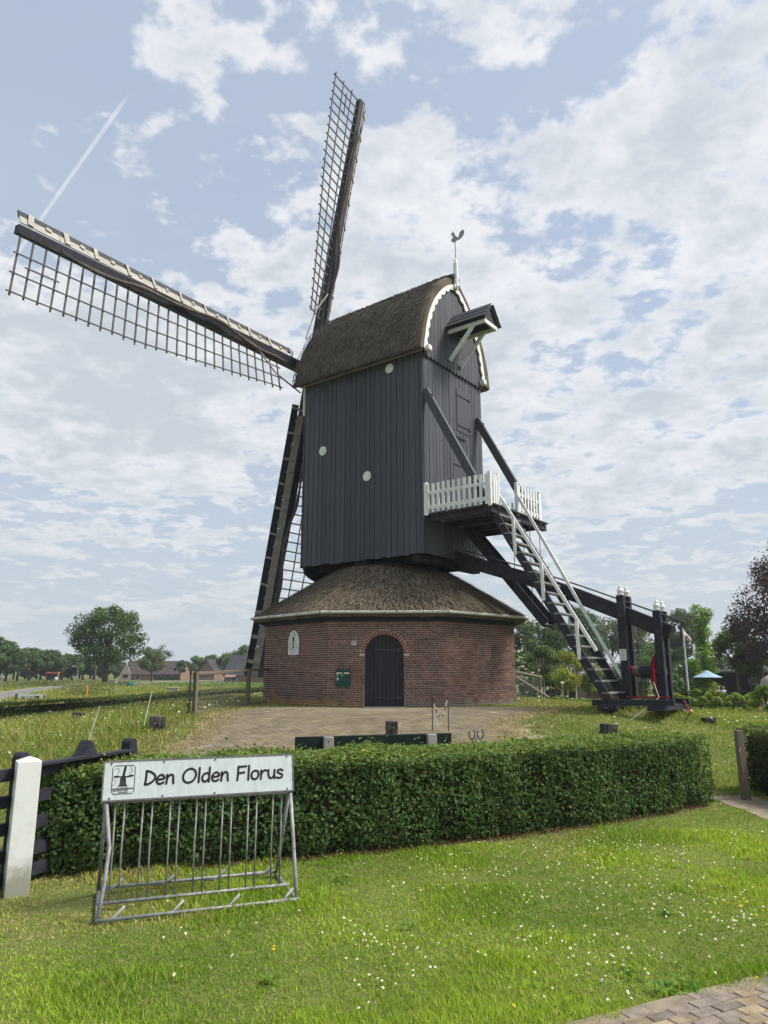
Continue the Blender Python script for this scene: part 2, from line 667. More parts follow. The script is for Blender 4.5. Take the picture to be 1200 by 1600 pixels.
def leaf_cols(n, base, var=0.25, hue=0.12, r=rng):
    k = r.uniform(1 - var, 1 + var, n)
    c = np.array(base)[None, :] * k[:, None]
    h = r.normal(0, hue, n)
    c[:, 0] *= 1 + h
    c[:, 2] *= 1 - h * 0.6
    return np.clip(np.repeat(c, 4, 0), 0.002, 1)


# ------------------------------------------------------------------ ground
def soil_material():
    m = bpy.data.materials.new('meadow_ground')
    m.use_nodes = True
    N = NT(m.node_tree)
    geo = N.n('ShaderNodeNewGeometry')
    p = geo.outputs['Position']
    f1 = N.noise(p, 0.45, 5, 0.6)
    f2 = N.noise(p, 7.0, 5, 0.65)
    f3 = N.noise(p, 45.0, 3, 0.6)
    c = N.mix(N.smooth(f1, 0.35, 0.68), (0.075, 0.112, 0.027), (0.130, 0.150, 0.045))
    c = N.mix(N.smooth(f2, 0.4, 0.72), c, (0.155, 0.155, 0.062))
    c = N.mix(N.math('MULTIPLY', N.smooth(f3, 0.5, 0.8), 0.5), c, (0.09, 0.10, 0.035))
    bs = N.n('ShaderNodeBsdfPrincipled')
    N.l(c, bs.inputs['Base Color'])
    bs.inputs['Roughness'].default_value = 0.95
    bs.inputs['Specular IOR Level'].default_value = 0.1
    bn = N.n('ShaderNodeBump')
    bn.inputs['Strength'].default_value = 0.8
    bn.inputs['Distance'].default_value = 0.04
    N.l(f2, bn.inputs['Height'])
    N.l(bn.outputs[0], bs.inputs['Normal'])
    out = N.n('ShaderNodeOutputMaterial')
    N.l(bs.outputs[0], out.inputs[0])
    return m


def make_ground():
    near = np.arange(-24, 24.01, 0.4)
    far = 24 * 1.16 ** np.arange(1, 31)
    xs = np.concatenate([-far[::-1], near, far])
    ys = np.concatenate([[-400, -200, -100, -50, -25, -12, -6], np.arange(-3, 60.01, 0.4), 60 * 1.14 ** np.arange(1, 29)])
    X, Y = np.meshgrid(xs, ys)
    Z = H(X, Y)
    V = np.stack([X, Y, Z], -1).reshape(-1, 3)
    nx, ny = len(xs), len(ys)
    i, j = np.meshgrid(np.arange(nx - 1), np.arange(ny - 1))
    a = (j * nx + i).ravel()
    Fc = np.stack([a, a + 1, a + nx + 1, a + nx], 1)
    tag(npmesh('ground', V, Fc, soil_material(), smooth=True), kind='structure')


make_ground()


def strip(name, left, right, m, dz, n=40, kind='structure', jag=0.0, w=8):
    """sheet between two polylines that follows the terrain"""
    def res(pl):
        pl = [Vector((*p, 0)) for p in pl]
        d = [0]
        for a, b in zip(pl, pl[1:]):
            d.append(d[-1] + (b - a).length)
        out = []
        for k in range(n + 1):
            t = d[-1] * k / n
            i = max(j for j in range(len(d)) if d[j] <= t + 1e-9)
            i = min(i, len(pl) - 2)
            f = (t - d[i]) / (d[i + 1] - d[i])
            out.append(pl[i].lerp(pl[i + 1], f))
        return out
    A, B = res(left), res(right)
    mb = MB()
    for a, b in zip(A, B):
        if jag:
            a = a + Vector(((float(fbm(a.x * 1.3, a.y * 1.7, 2)) - .5) * 3 * jag, (float(fbm(a.x * 2 + 7, a.y * 2, 4)) - .5) * jag, 0))
            b = b + Vector(((float(fbm(b.x * 1.3, b.y * 1.7, 6)) - .5) * 3 * jag, (float(fbm(b.x * 2 + 7, b.y * 2, 8)) - .5) * jag, 0))
        for k in range(w + 1):
            p = a.lerp(b, k / w)
            mb.v.append((p.x, p.y, Hf(p.x, p.y) + dz))
    for i in range(n):
        for k in range(w):
            q = i * (w + 1) + k
            mb.f.append((q, q + 1, q + w + 2, q + w + 1))
    return tag(mb.build(name, m, smooth=True), kind=kind)


# asphalt road on the left, curving away behind the far field
M_ASPH = mat('asphalt', (0.17, 0.165, 0.165), 0.9, 0.12, 3, 0.3, 60)
M_VERGE = mat('sandy_verge', (0.30, 0.27, 0.20), 0.95, 0.2, 2, 0.3, 30)
road_near = [(-9, 12), (-16, 29), (-20.5, 40), (-25.4, 54.5), (-29.6, 68.5), (-34.2, 87), (-34.5, 110), (-27, 150), (-10, 200)]
road_far = [(-18, 20), (-22.5, 37), (-25.6, 46), (-29.2, 56.5), (-33.6, 71.5), (-38.2, 89), (-39.0, 112), (-31, 154), (-14, 206)]
strip('road', road_near, road_far, M_ASPH, 0.012, 80)
strip('road_verge', [(-29.6, 57), (-34.0, 72), (-38.6, 89)], [(-30.4, 57.3), (-34.6, 72.2), (-39.1, 89.1)], M_VERGE, 0.008, 30)

# ------------------------------------------------------------------ the windmill
mill = empty('windmill', (MC.x, MC.y, ZG), -PHI,
             'black boarded wooden post mill with thatched cap, lattice sails and white-railed stairs', 'windmill')
U0, U1, HW = -2.44, 2.65, 1.89          # body along u, half width
ZB, ZE = 4.51, 11.22
L3 = lambda u, v, z: Vector((u, -v, z))   # mill coordinates: u towards tail, v towards the near side


def unitbox(name, m):
    return MB().box((0, 0, 0), (1, 1, 1)).mesh(name, m)


ME_TAR = MB()
# plank with slightly eased long edges: octagonal section
for z in (-0.5, 0.5):
    for x, y in ((-0.5, -0.3), (-0.47, -0.5), (0.47, -0.5), (0.5, -0.3), (0.5, 0.5), (-0.5, 0.5)):
        ME_TAR.v.append((x, y, z))
ME_TAR.f = [(5, 4, 3, 2, 1, 0), (6, 7, 8, 9, 10, 11)] + [(i, (i + 1) % 6, 6 + (i + 1) % 6, 6 + i) for i in range(6)]
ME_PLANK = ME_TAR.mesh('plank', M_TAR)


def body():
    core = MB().box((0.1, 0, (ZB + ZE) / 2 + .05), (U1 - U0 - 0.06, 2 * HW - 0.06, ZE - ZB - .06)).build('body', M_DARK, mill)
    # near and far side boarding
    for side in (1, -1):
        u = U0
        wall = MB().box((0.1, -side * (HW - 0.028), (ZB + ZE) / 2), (U1 - U0 - 0.02, 0.012, ZE - ZB - .04)).build('side_wall', M_DARK, mill)
        while u < U1 - 0.02:
            w = min(random.uniform(0.17, 0.27), U1 - u)
            if U1 - u - w < 0.1:
                w = U1 - u
            zb = ZB + random.uniform(-0.025, 0.015)
            inst('plank', ME_PLANK, wall, (u + w / 2, -side * (HW + random.uniform(-0.006, 0.006)), (zb + ZE) / 2),
                 (random.uniform(-.0012, .0012), random.uniform(-.0007, .0007), (0 if side == 1 else math.pi) + random.uniform(-.03, .03)), (w - random.uniform(.008, .018), 0.034, ZE - zb))
            u += w
    nails = MB()
    for zr in (4.75, 6.4, 8.1, 9.7, 10.95):
        uu = U0 + .1
        while uu < U1 - .05:
            nails.box(L3(uu, HW + .022, zr + random.uniform(-.03, .03)), (.022, .008, .022))
            uu += random.uniform(.10, .14)
    tag(nails.build('nail_heads', M_IRON, mill), kind='stuff')
    # rear boarding below the gable
    rw = MB().box((U1 - 0.026, 0, (ZB + ZE) / 2), (0.012, 2 * HW - 0.08, ZE - ZB - 0.05)).build('rear_wall', M_DARK, mill)
    v = -HW + 0.02
    while v < HW - 0.04:
        w = min(random.uniform(0.17, 0.26), HW - 0.02 - v)
        if HW - 0.02 - v - w < 0.09:
            w = HW - 0.02 - v
        inst('plank', ME_PLANK, rw, (U1 + random.uniform(-0.006, 0.006), -(v + w / 2), (ZB + 11.2) / 2), (0, 0, math.pi / 2), (w - 0.012, 0.034, 11.2 - ZB))
        v += w
    # loading door in the rear wall: frame lines, hinges
    d = MB().box(L3(U1 + 0.018, -0.62, 9.75), (0.03, 0.92, 1.55)).build('loading_door', M_TAR, mill, bevel=0.006)
    for z in (10.28, 9.2):
        MB().beam(L3(U1 + 0.042, -0.95, z), L3(U1 + 0.042, -0.2, z), 0.03, 0.035).box(L3(U1 + 0.045, -0.98, z), (0.04, 0.09, 0.09)).build('hinge', M_IRON, d)
    d = MB().box(L3(U1 + 0.018, -0.35, 6.95), (0.03, 1.0, 2.3)).build('rear_door', M_TAR, mill, bevel=0.006)
    for z in (7.75, 6.2):
        MB().beam(L3(U1 + 0.042, -0.75, z), L3(U1 + 0.042, 0.1, z), 0.03, 0.035).box(L3(U1 + 0.045, -0.78, z), (0.04, 0.09, 0.09)).build('hinge', M_IRON, d)
    MB().beam(L3(U1 + 0.05, -0.7, 8.75), L3(U1 + 0.05, 0.2, 8.75), 0.03, 0.03).build('drip_rail', M_IRON, mill)
    # front: lapped weatherboards, only their ends show past the side wall
    fw = MB().box((U0 - 0.02, 0, (ZB + ZE) / 2), (0.03, 2 * HW - .1, ZE - ZB)).build('front_wall', M_DARK, mill)
    me = MB().box((0, 0, 0), (0.05, 2 * HW + 0.03, 0.27)).mesh('weatherboard', M_TAR)
    k = 0
    z = ZB + 0.1
    while z < ZE - 0.1:
        inst('weatherboard', me, fw, (U0 - 0.06, 0, z), (0, 0.14, 0))
        z += 0.22
    MB().beam(L3(U0 - 0.05, HW + 0.05, ZE - 1.2), L3(U0 - 0.05, HW + 0.05, ZE + .02), 0.07, 0.05).build('corner_trim', M_WHITE, mill)
    # white discs that cover the bolt heads
    me = MB().lathe([(0.0, 0.022), (0.14, 0.02), (0.168, 0.008), (0.168, 0)], n=24).mesh('disc', M_WHITE)
    for (u, z) in ((1.34, 10.86), (-1.57, 8.53), (0.41, 7.29)):
        inst('disc', me, mill, L3(u, HW + 0.022, z), (math.pi / 2, 0, 0))
    # underside: rounded apron board at the front, floor beams, the post
    out = []
    for k in range(25):
        a = math.pi * k / 24
        out.append(L3(U0 - 0.02, 1.85 * math.cos(a) * (abs(math.cos(a)) ** -0.25 if abs(math.cos(a)) > .01 else 1), ZB + 0.02 - 0.55 * math.sin(a) ** 0.8))
    MB().extr(out, (0.08, 0, 0)).build('apron_board', M_TARBEAM, mill)
    fl = MB()
    for v in (-1.1, -0.4, 0.4, 1.1):
        fl.beam(L3(U0 + .12, v, ZB - 0.05), L3(U1 - 0.1, v, ZB - 0.05), 0.26, 0.26)
    fl.beam(L3(U1 - 0.35, -HW + .05, ZB - 0.12), L3(U1 - 0.35, HW - .05, ZB - 0.12), 0.3, 0.22)
    fl.beam(L3(0.1, -HW + .05, ZB - 0.16), L3(0.1, HW - .05, ZB - 0.16), 0.5, 0.3)
    fl.build('floor_beams', M_DARK, mill)
    MB().lathe([(0.42, 1.8), (0.42, ZB + .1)], n=14).build('post', M_TARBEAM, mill)


body()

OUTER = [(2.23, 11.14), (2.17, 11.56), (2.04, 12.1), (1.80, 12.75), (1.45, 13.4), (0.98, 13.98), (0.50, 14.40), (0.18, 14.62), (0.0, 14.68)]
INNER = [(1.97, 11.18), (1.90, 11.6), (1.74, 12.25), (1.46, 12.9), (1.10, 13.42), (0.70, 13.84), (0.32, 14.12), (0.0, 14.27)]


def interp(pl, n):
    """resample a polyline evenly (smoothly) to n points"""
    P = [Vector(p) for p in pl]
    seg = []
    for i in range(len(P) - 1):
        p0, p1, p2, p3 = P[max(i - 1, 0)], P[i], P[i + 1], P[min(i + 2, len(P) - 1)]
        for k in range(12):
            t = k / 12
            seg.append(0.5 * ((2 * p1) + (p2 - p0) * t + (2 * p0 - 5 * p1 + 4 * p2 - p3) * t * t + (3 * p1 - p0 - 3 * p2 + p3) * t ** 3))
    seg.append(P[-1])
    d = [0]
    for a, b in zip(seg, seg[1:]):
        d.append(d[-1] + (b - a).length)
    out = []
    j = 0
    for k in range(n):
        t = d[-1] * k / (n - 1)
        while j < len(d) - 2 and d[j + 1] < t:
            j += 1
        f = (t - d[j]) / max(1e-9, d[j + 1] - d[j])
        out.append(seg[j].lerp(seg[j + 1], min(1, f)))
    return out


def straw(name, P, T, nrm, length, width, parent, base, n_r=rng, dark=0.5):
    """thin reed ends lying on a thatched surface: P points, T down-slope direction"""
    n = len(P)
    T = unit(T + n_r.normal(0, 0.16, (n, 3)))
    B = unit(np.cross(T, nrm))
    l = length * n_r.uniform(0.5, 1.3, n)[:, None]
    w = width * n_r.uniform(0.6, 1.3, n)[:, None]
    up = nrm * n_r.uniform(0.012, 0.05, n)[:, None]
    a = P - T * l * 0.5
    b = P + T * l * 0.5 + up
    V = np.stack([a - B * w, a + B * w, b + B * w * 0.7, b - B * w * 0.7], 1).reshape(-1, 3)
    i = np.arange(n)[:, None] * 4
    Fc = np.concatenate([i + np.array([[0, 1, 2]]), i + np.array([[0, 2, 3]])], 0)
    k = n_r.uniform(dark, 1.45, n)
    c = np.repeat(np.array(base)[None] * k[:, None], 4, 0)
    o = npmesh(name, V, Fc, M_STRAW, parent, c)
    return tag(o, kind='stuff')


M_STRAW = leafmat('straw', 0.05, rough=0.9, spec=0.08)


def cap_roof():
    out = interp(OUTER, 30)
    prof = [(p.x, p.y) for p in out] + [(-p.x * 1.09, p.y) for p in reversed(out[:-1])]
    us = np.linspace(-2.86, 2.78, 46)
    mb = MB()
    n = len(prof)
    for u in us:
        e = max(0, (-2.3 - u) / 0.56)
        for v, z in prof:
            er = max(0, (u - 2.52) / 0.26)
            sc = 1 - 0.05 * e * e - 0.025 * er * er
            zz = z - (0.10 * e * e + 0.10 * er * er) * max(0, (z - 11.0) / 3.7) - 0.07 * (1 - (u + 2.86) / 5.64) * max(0, (z - 11) / 3.7)
            d = (fbm(u * 1.7 + 9, v * 1.3 + z * 1.1, 3) - 0.5) * 0.06 + (fbm(u * 6 + 9, v * 5 + z * 4, 8) - 0.5) * 0.03
            nl = Vector((v, (z - 12.0))).normalized()
            mb.v.append(tuple(L3(u, v * sc + nl.x * d, zz + nl.y * d)))
    m = len(us)
    for i in range(m - 1):
        for k in range(n - 1):
            mb.f.append((i * n + k, i * n + k + 1, (i + 1) * n + k + 1, (i + 1) * n + k))
    # thickness: inner shell and edges
    inn = interp(INNER, 30)
    iprof = [(p.x, p.y) for p in inn] + [(-p.x, p.y) for p in reversed(inn[:-1])]
    o = len(mb.v)
    for u in (us[0], us[-1]):
        for v, z in iprof:
            mb.v.append(tuple(L3(u, v, z)))
    for k in range(n - 1):
        mb.f.append((k, o + k, o + k + 1, k + 1))
        mb.f.append(((m - 1) * n + k + 1, o + n + k + 1, o + n + k, (m - 1) * n + k))
        mb.f.append((o + k, o + n + k, o + n + k + 1, o + k + 1))
    for i in range(m - 1):     # eave undersides are closed by a long quad strip
        pass
    mb.f.append(tuple([i * n for i in range(m)] + [o + n, o]))
    mb.f.append(tuple([i * n + n - 1 for i in reversed(range(m))] + [o + n - 1, o + 2 * n - 1]))
    roof = mb.build('thatched_roof', M_THATCH, mill, smooth=False)
    roof.data.materials.append(mat('thatch_edge_dark', (.045, .037, .031), .95, .3, 30, .8, 60))  # darker brown for the thatch faces turned to the rear
    for p_ in roof.data.polygons:
        if p_.normal.x > .75:
            p_.material_index = 1
    # loose reed ends over the surface
    N = 16000
    k = rng.uniform(0, n - 1.001, N)
    u = rng.uniform(-2.84, 2.62, N)
    ki = k.astype(int)
    pa = np.array(prof)
    f = (k - ki)[:, None]
    q = pa[ki] * (1 - f) + pa[ki + 1] * f
    tg = unit(pa[ki + 1] - pa[ki])
    down = np.where((k < (n - 1) / 2)[:, None], -tg, tg)
    nr = np.stack([tg[:, 1], -tg[:, 0]], 1)
    nr = np.where((np.sum(nr * (q - np.array([[0, 12.2]])), 1) < 0)[:, None], -nr, nr)
    zs = q[:, 1] - 0.07 * (1 - (u + 2.86) / 5.64) * np.maximum(0, (q[:, 1] - 11) / 3.7)
    P = np.stack([u, -q[:, 0], zs], 1)
    N3 = np.stack([0 * u, -nr[:, 0], nr[:, 1]], 1)
    T3 = np.stack([0 * u, -down[:, 0], down[:, 1]], 1)
    straw('reed', P + N3 * 0.012, T3, N3, 0.17, 0.011, roof, (0.165, 0.144, 0.117))
    # ragged eave fringe
    N = 1500
    P = np.stack([rng.uniform(-2.84, 2.76, N), -2.2 + rng.uniform(-.02, .1, N), 11.15 + rng.uniform(-.02, .05, N)], 1)
    straw('reed_fringe', P, np.tile([[0.0, -0.35, -1.0]], (N, 1)), np.tile([[0.0, -1.0, 0.0]], (N, 1)), 0.16, 0.012, roof, (0.12, 0.10, 0.08))
    # eave boards
    for s in (1, -1):
        MB().beam(L3(-2.7, s * (HW + .06), 11.20), L3(2.68, s * (HW + .06), 11.20), 0.06, 0.13).build('eave_board', M_CREAM, mill)
    MB().extr([L3(-2.6, v, z) for v, z in iprof], (0.04, 0, 0)).build('front_gable', M_TARBEAM, mill)
    # dark ridge capping
    rc = MB()
    pts = [(0.26, 14.60), (0, 14.74), (-0.26, 14.60), (-0.24, 14.50), (0, 14.62), (0.24, 14.50)]
    rc.extr([L3(1.9, v, z) for v, z in pts], (0.95, 0, 0)).build('ridge_cap', M_TARBEAM, mill)


cap_roof()


def gable():
    inn = interp(INNER, 61)
    iv = [p.x for p in inn][::-1]
    iz = [p.y for p in inn][::-1]
    top = lambda v: float(np.interp(abs(v), iv, iz))
    g = MB().extr([L3(2.62, p.x, p.y) for p in inn] + [L3(2.62, -p.x, p.y) for p in reversed(inn[:-1])], (0.04, 0, 0)).build('rear_gable', M_DARK, mill)
    v = -1.86
    while v < 1.84:
        w = min(random.uniform(0.17, 0.25), 1.86 - v)
        if 1.86 - v - w < 0.08:
            w = 1.86 - v
        a, b = v + 0.006, v + w - 0.006
        z0 = 11.03
        pts = [(a, z0 + 0.03), (a + (b - a) * .25, z0 - 0.045), (a + (b - a) * .5, z0 - 0.06), (a + (b - a) * .75, z0 - 0.045), (b, z0 + 0.03)]
        pts += [(b - (b - a) * k / 3, top(b - (b - a) * k / 3)) for k in range(4)]
        MB().extr([L3(2.70 + random.uniform(-.004, .004), *p) for p in pts], (0.035, 0, 0)).build('plank', M_TAR, g)
        v += w
    # scalloped white barge boards
    for s in (1, -1):
        pts_o, pts_i = [], []
        n = len(inn)
        for k, p in enumerate(inn):
            q0, q1 = inn[max(0, k - 1)], inn[min(n - 1, k + 1)]
            t = (q1 - q0).normalized()
            nn = Vector((-t.y, t.x))
            if nn.x > 0:
                nn = -nn
            if nn.x > -0.02 and nn.y > 0:
                nn = -nn
            ph = (k % 6) / 6.0
            dep = 0.085 + 0.075 * math.sin(math.pi * ph)
            pts_o.append((s * (p.x - nn.x * 0.04), p.y - nn.y * 0.04))
            pts_i.append((s * (p.x + nn.x * dep), p.y + nn.y * dep))
        bm = MB()
        for k in range(n - 1):
            bm.extr([L3(2.76, *pts_o[k]), L3(2.76, *pts_i[k]), L3(2.76, *pts_i[k + 1]), L3(2.76, *pts_o[k + 1])], (0.045, 0, 0))
        bm.build('barge_board', M_WHITE, mill)
        MB().box(L3(2.82, s * 1.80, 11.22), (0.2, 0.22, 0.2)).build('end_block', M_WHITE, mill, bevel=0.04)
    MB().box(L3(2.82, 0, 14.2), (0.16, 0.24, 0.16)).build('peak_block', M_WHITE, mill, bevel=0.04)
    # weather vane
    post = MB().lathe([(0.085, 14.2), (0.085, 15.1), (0.05, 15.25), (0.016, 15.32)], (2.86, 0, 0), 12).build('vane_post', M_WHITE, mill)
    MB().lathe([(0.014, 15.3), (0.012, 16.0)], (2.86, 0, 0), 8).build('vane_rod', M_IRON, mill)
    oc = [(-.14, .02), (-.12, .10), (-.06, .17), (-.06, .22), (-.10, .20), (-.11, .26), (-.13, .24), (-.12, .32), (-.09, .36), (-.06, .39), (-.04, .385), (-.05, .35),
          (-.01, .31), (.0, .24), (.06, .20), (.12, .15), (.14, .26), (.18, .37), (.25, .45), (.31, .46), (.34, .42), (.33, .33), (.30, .24), (.22, .14), (.15, .08), (.05, .03), (.0, -.04), (-.05, -.04)]
    MB().extr([(2.86 + x * math.cos(PHI) * 1.0, -.01 + x * math.sin(PHI), 15.98 + z) for x, z in oc], (0.012, -0.02, 0)).build('weathercock', mat('vane_grey', (0.2, 0.2, 0.21), 0.5), mill)
    # roofed sack hoist
    hr = []
    for s in (1, -1):
        rp = MB().beam(L3(2.72, s * 0.26, 12.72), L3(4.22, s * 0.26, 12.72), 0.03, 0.72, up=(0, s * 0.5, 0.62))
        h = rp.build('hoist_roof', M_TARBEAM, mill)
        me_len = 1.56
        for k in range(3):
            f0, f1 = k / 3, (k + 1) / 3
            p = lambda f, lift: L3(0, s * (0.02 + 0.50 * f), 13.06 - 0.62 * f) + Vector((0, -s * 0.03, 0.024)) * (1 + lift)
            mb = MB()
            a0, a1, b0, b1 = p(f0, 0.0), p(f0, .7), p(f1 + 0.04, .4), p(f1 + 0.04, 1.2)
            mb.extr([a0 + Vector((2.70, 0, 0)), b0 + Vector((2.70, 0, 0)), b1 + Vector((2.70, 0, 0)), a1 + Vector((2.70, 0, 0))], (me_len, 0, 0))
            mb.build('plank', M_TAR, h)
    MB().extr([L3(4.12, .46, 12.46), L3(4.12, -.46, 12.46), L3(4.12, 0, 13.02)], (0.03, 0, 0)).build('hoist_front', M_TARBEAM, mill)
    MB().beam(L3(2.7, 0, 12.9), L3(4.1, 0, 12.9), 0.12, 0.14).build('hoist_beam', M_TARBEAM, mill)
    for s in (1, -1):
        MB().beam(L3(2.72, s * .38, 12.36), L3(4.12, s * .38, 12.36), 0.07, 0.13).build('hoist_rail', M_WHITE, mill)
        MB().beam(L3(2.76, s * .36, 11.32), L3(3.72, s * .36, 12.36), 0.08, 0.12).build('hoist_strut', M_WHITE, mill)
    MB().beam(L3(4.15, .42, 12.36), L3(4.15, -.42, 12.36), 0.07, 0.125).build('hoist_crossbar', M_WHITE, mill)


gable()


# --- sails
def sails():
    tilt, rot = 0.192, 0.0101
    hub = Vector((-3.855, 0, 12.595))
    ax = Vector((-math.cos(tilt), 0, math.sin(tilt)))
    h = Vector((0, -1, 0))
    up = Vector((math.sin(tilt), 0, math.cos(tilt)))
    s1 = h * math.cos(rot) + up * math.sin(rot)
    s2 = -h * math.sin(rot) + up * math.cos(rot)
    b = -ax
    MB().beam(hub + ax * 0.45, hub + b * 2.6, 0.6, 0.6, w2=0.5, h2=0.5).build('windshaft', M_TARBEAM, mill)
    bar_me = MB().box((0, 0, 0), (1, 1, 1)).mesh('lattice_bar', M_LATH)

    def basis(o, x, y, z, L, w, hh):
        m = Matrix.Identity(4)
        for i in range(3):
            m[i][0], m[i][1], m[i][2], m[i][3] = x[i] * L, y[i] * w, z[i] * hh, o[i]
        return m

    RL = 12.05
    for k, (d, e) in enumerate(((s1, -s2), (s2, s1), (-s1, s2), (-s2, -s1))):
        shift = ax * (0.12 if k % 2 else -0.12)
        o = hub + shift
        sail = MB().beam(o + d * 0.0, o + d * RL, 0.38, 0.42, up=b, w2=0.24, h2=0.22).build('sail', M_TARBEAM, mill)
        W = lambda r: 1.30 + 0.42 * min(1, max(0, (r - 2) / 6))
        tau = lambda r: R(24 - 20 * min(1, max(0, (r - 2) / 9.8)))
        dirn = lambda r: (e * math.cos(tau(r)) + b * math.sin(tau(r)))
        n = 27
        rs = [2.3 + (RL - 0.12 - 2.3) * i / (n - 1) for i in range(n)]
        for i, r in enumerate(rs):
            t = dirn(r)
            nn = d.cross(t).normalized()
            j = random.uniform(-0.02, 0.05)
            ln = W(r) + 0.12 + j
            c = o + d * r + b * 0.04 + t * (ln / 2 + 0.02)
            x = inst('lattice_bar', bar_me, sail)
            x.matrix_local = basis(c, t, d, nn, ln, 0.05, 0.034)
        for q in (0.36, 0.69, 1.0):
            mb = MB()
            for a, c2 in zip(rs[:-1], rs[1:]):
                f = (o + d * a + b * 0.07 + dirn(a) * (W(a) * q + 0.05), o + d * (c2) + b * 0.07 + dirn(c2) * (W(c2) * q + 0.05))
                if a == rs[0]:
                    f = (f[0] - d * 0.12, f[1])
                if c2 == rs[-1]:
                    f = (f[0], f[1] + d * 0.12)
                mb.beam(f[0], f[1], 0.036, 0.036, up=b)
            mb.build('lattice_lath', M_LATH, sail)
        r0, r1 = rs[-4] - .1, rs[-2] + .12
        MB().beam(o + d * r0 + b * .075 + dirn(r0) * W(r0) * .56, o + d * r1 + b * .075 + dirn(r1) * W(r1) * .56, .036, .036, up=b).build('lattice_lath', M_LATH, sail)
        # leading edge: cream boards against the stock, a dark board outside them; both slant forward
        al = R(36)
        ldir = (-e * math.cos(al) - b * math.sin(al))
        lnor = (b * math.cos(al) - e * math.sin(al))
        p0 = lambda r: o + d * r - e * 0.17 + b * 0.12
        nseg = 9
        for i in range(nseg):
            a = 1.75 + (RL - 1.75) * i / nseg
            c2 = 1.75 + (RL - 1.75) * (i + 1) / nseg - 0.015
            off = random.uniform(-.01, .01)
            MB().beam(p0(a) + ldir * (.13 + off), p0(c2) + ldir * (.13 + off), 0.27, 0.03, up=lnor).build('wind_board', M_CREAM, sail)
        MB().beam(p0(1.35) + ldir * .39 - lnor * .02, p0(RL) + ldir * .39 - lnor * .02, 0.26, 0.05, up=lnor).build('leading_board', M_TARBEAM, sail)
        tt = 1.55
        i = 0
        while tt < RL:
            near_tip = tt > RL - 3
            w = random.uniform(0.07, 0.10) + (0.06 if near_tip else 0)
            q0 = .02 if i % 2 == 0 else .17
            q1 = .49 if i % 2 == 0 else .30
            pa = p0(tt + random.uniform(-.04, .04)) + ldir * q0 + lnor * .035
            pb = p0(tt + random.uniform(-.06, .06)) + ldir * q1 + lnor * .035
            MB().beam(pa, pb, w, 0.035, up=lnor).build('clip', M_CREAM, sail)
            tt += random.uniform(0.46, 0.56)
            i += 1
        # furled canvas twisted along the stock
        pts, rad = [], []
        for i in range(46):
            r = 1.9 + (RL - 3.1) * i / 45
            off = 0.13 * math.sin(r * .8 + k * 1.7) + 0.05 * math.sin(r * 2.1 + k)
            pts.append(o + d * r + e * (off + 0.05) + b * (0.27 + 0.03 * math.sin(r * 1.6)))
            rad.append(0.062 * (0.7 + 0.5 * math.sin(r * 2.1 + k) ** 2) * (1 if 2 < i < 43 else .5))
        MB().tube(pts, rad, 7).build('sail_cloth', M_CLOTH, sail, smooth=True)
        MB().tube([o + d * 3.4 + e * 0.1 + b * .2, o + d * 2.4 + e * .75 + b * .35, o + d * 1.1 + e * 1.1 + b * .45], 0.03, 6).build('sail_rope', M_ROPE, sail)


sails()


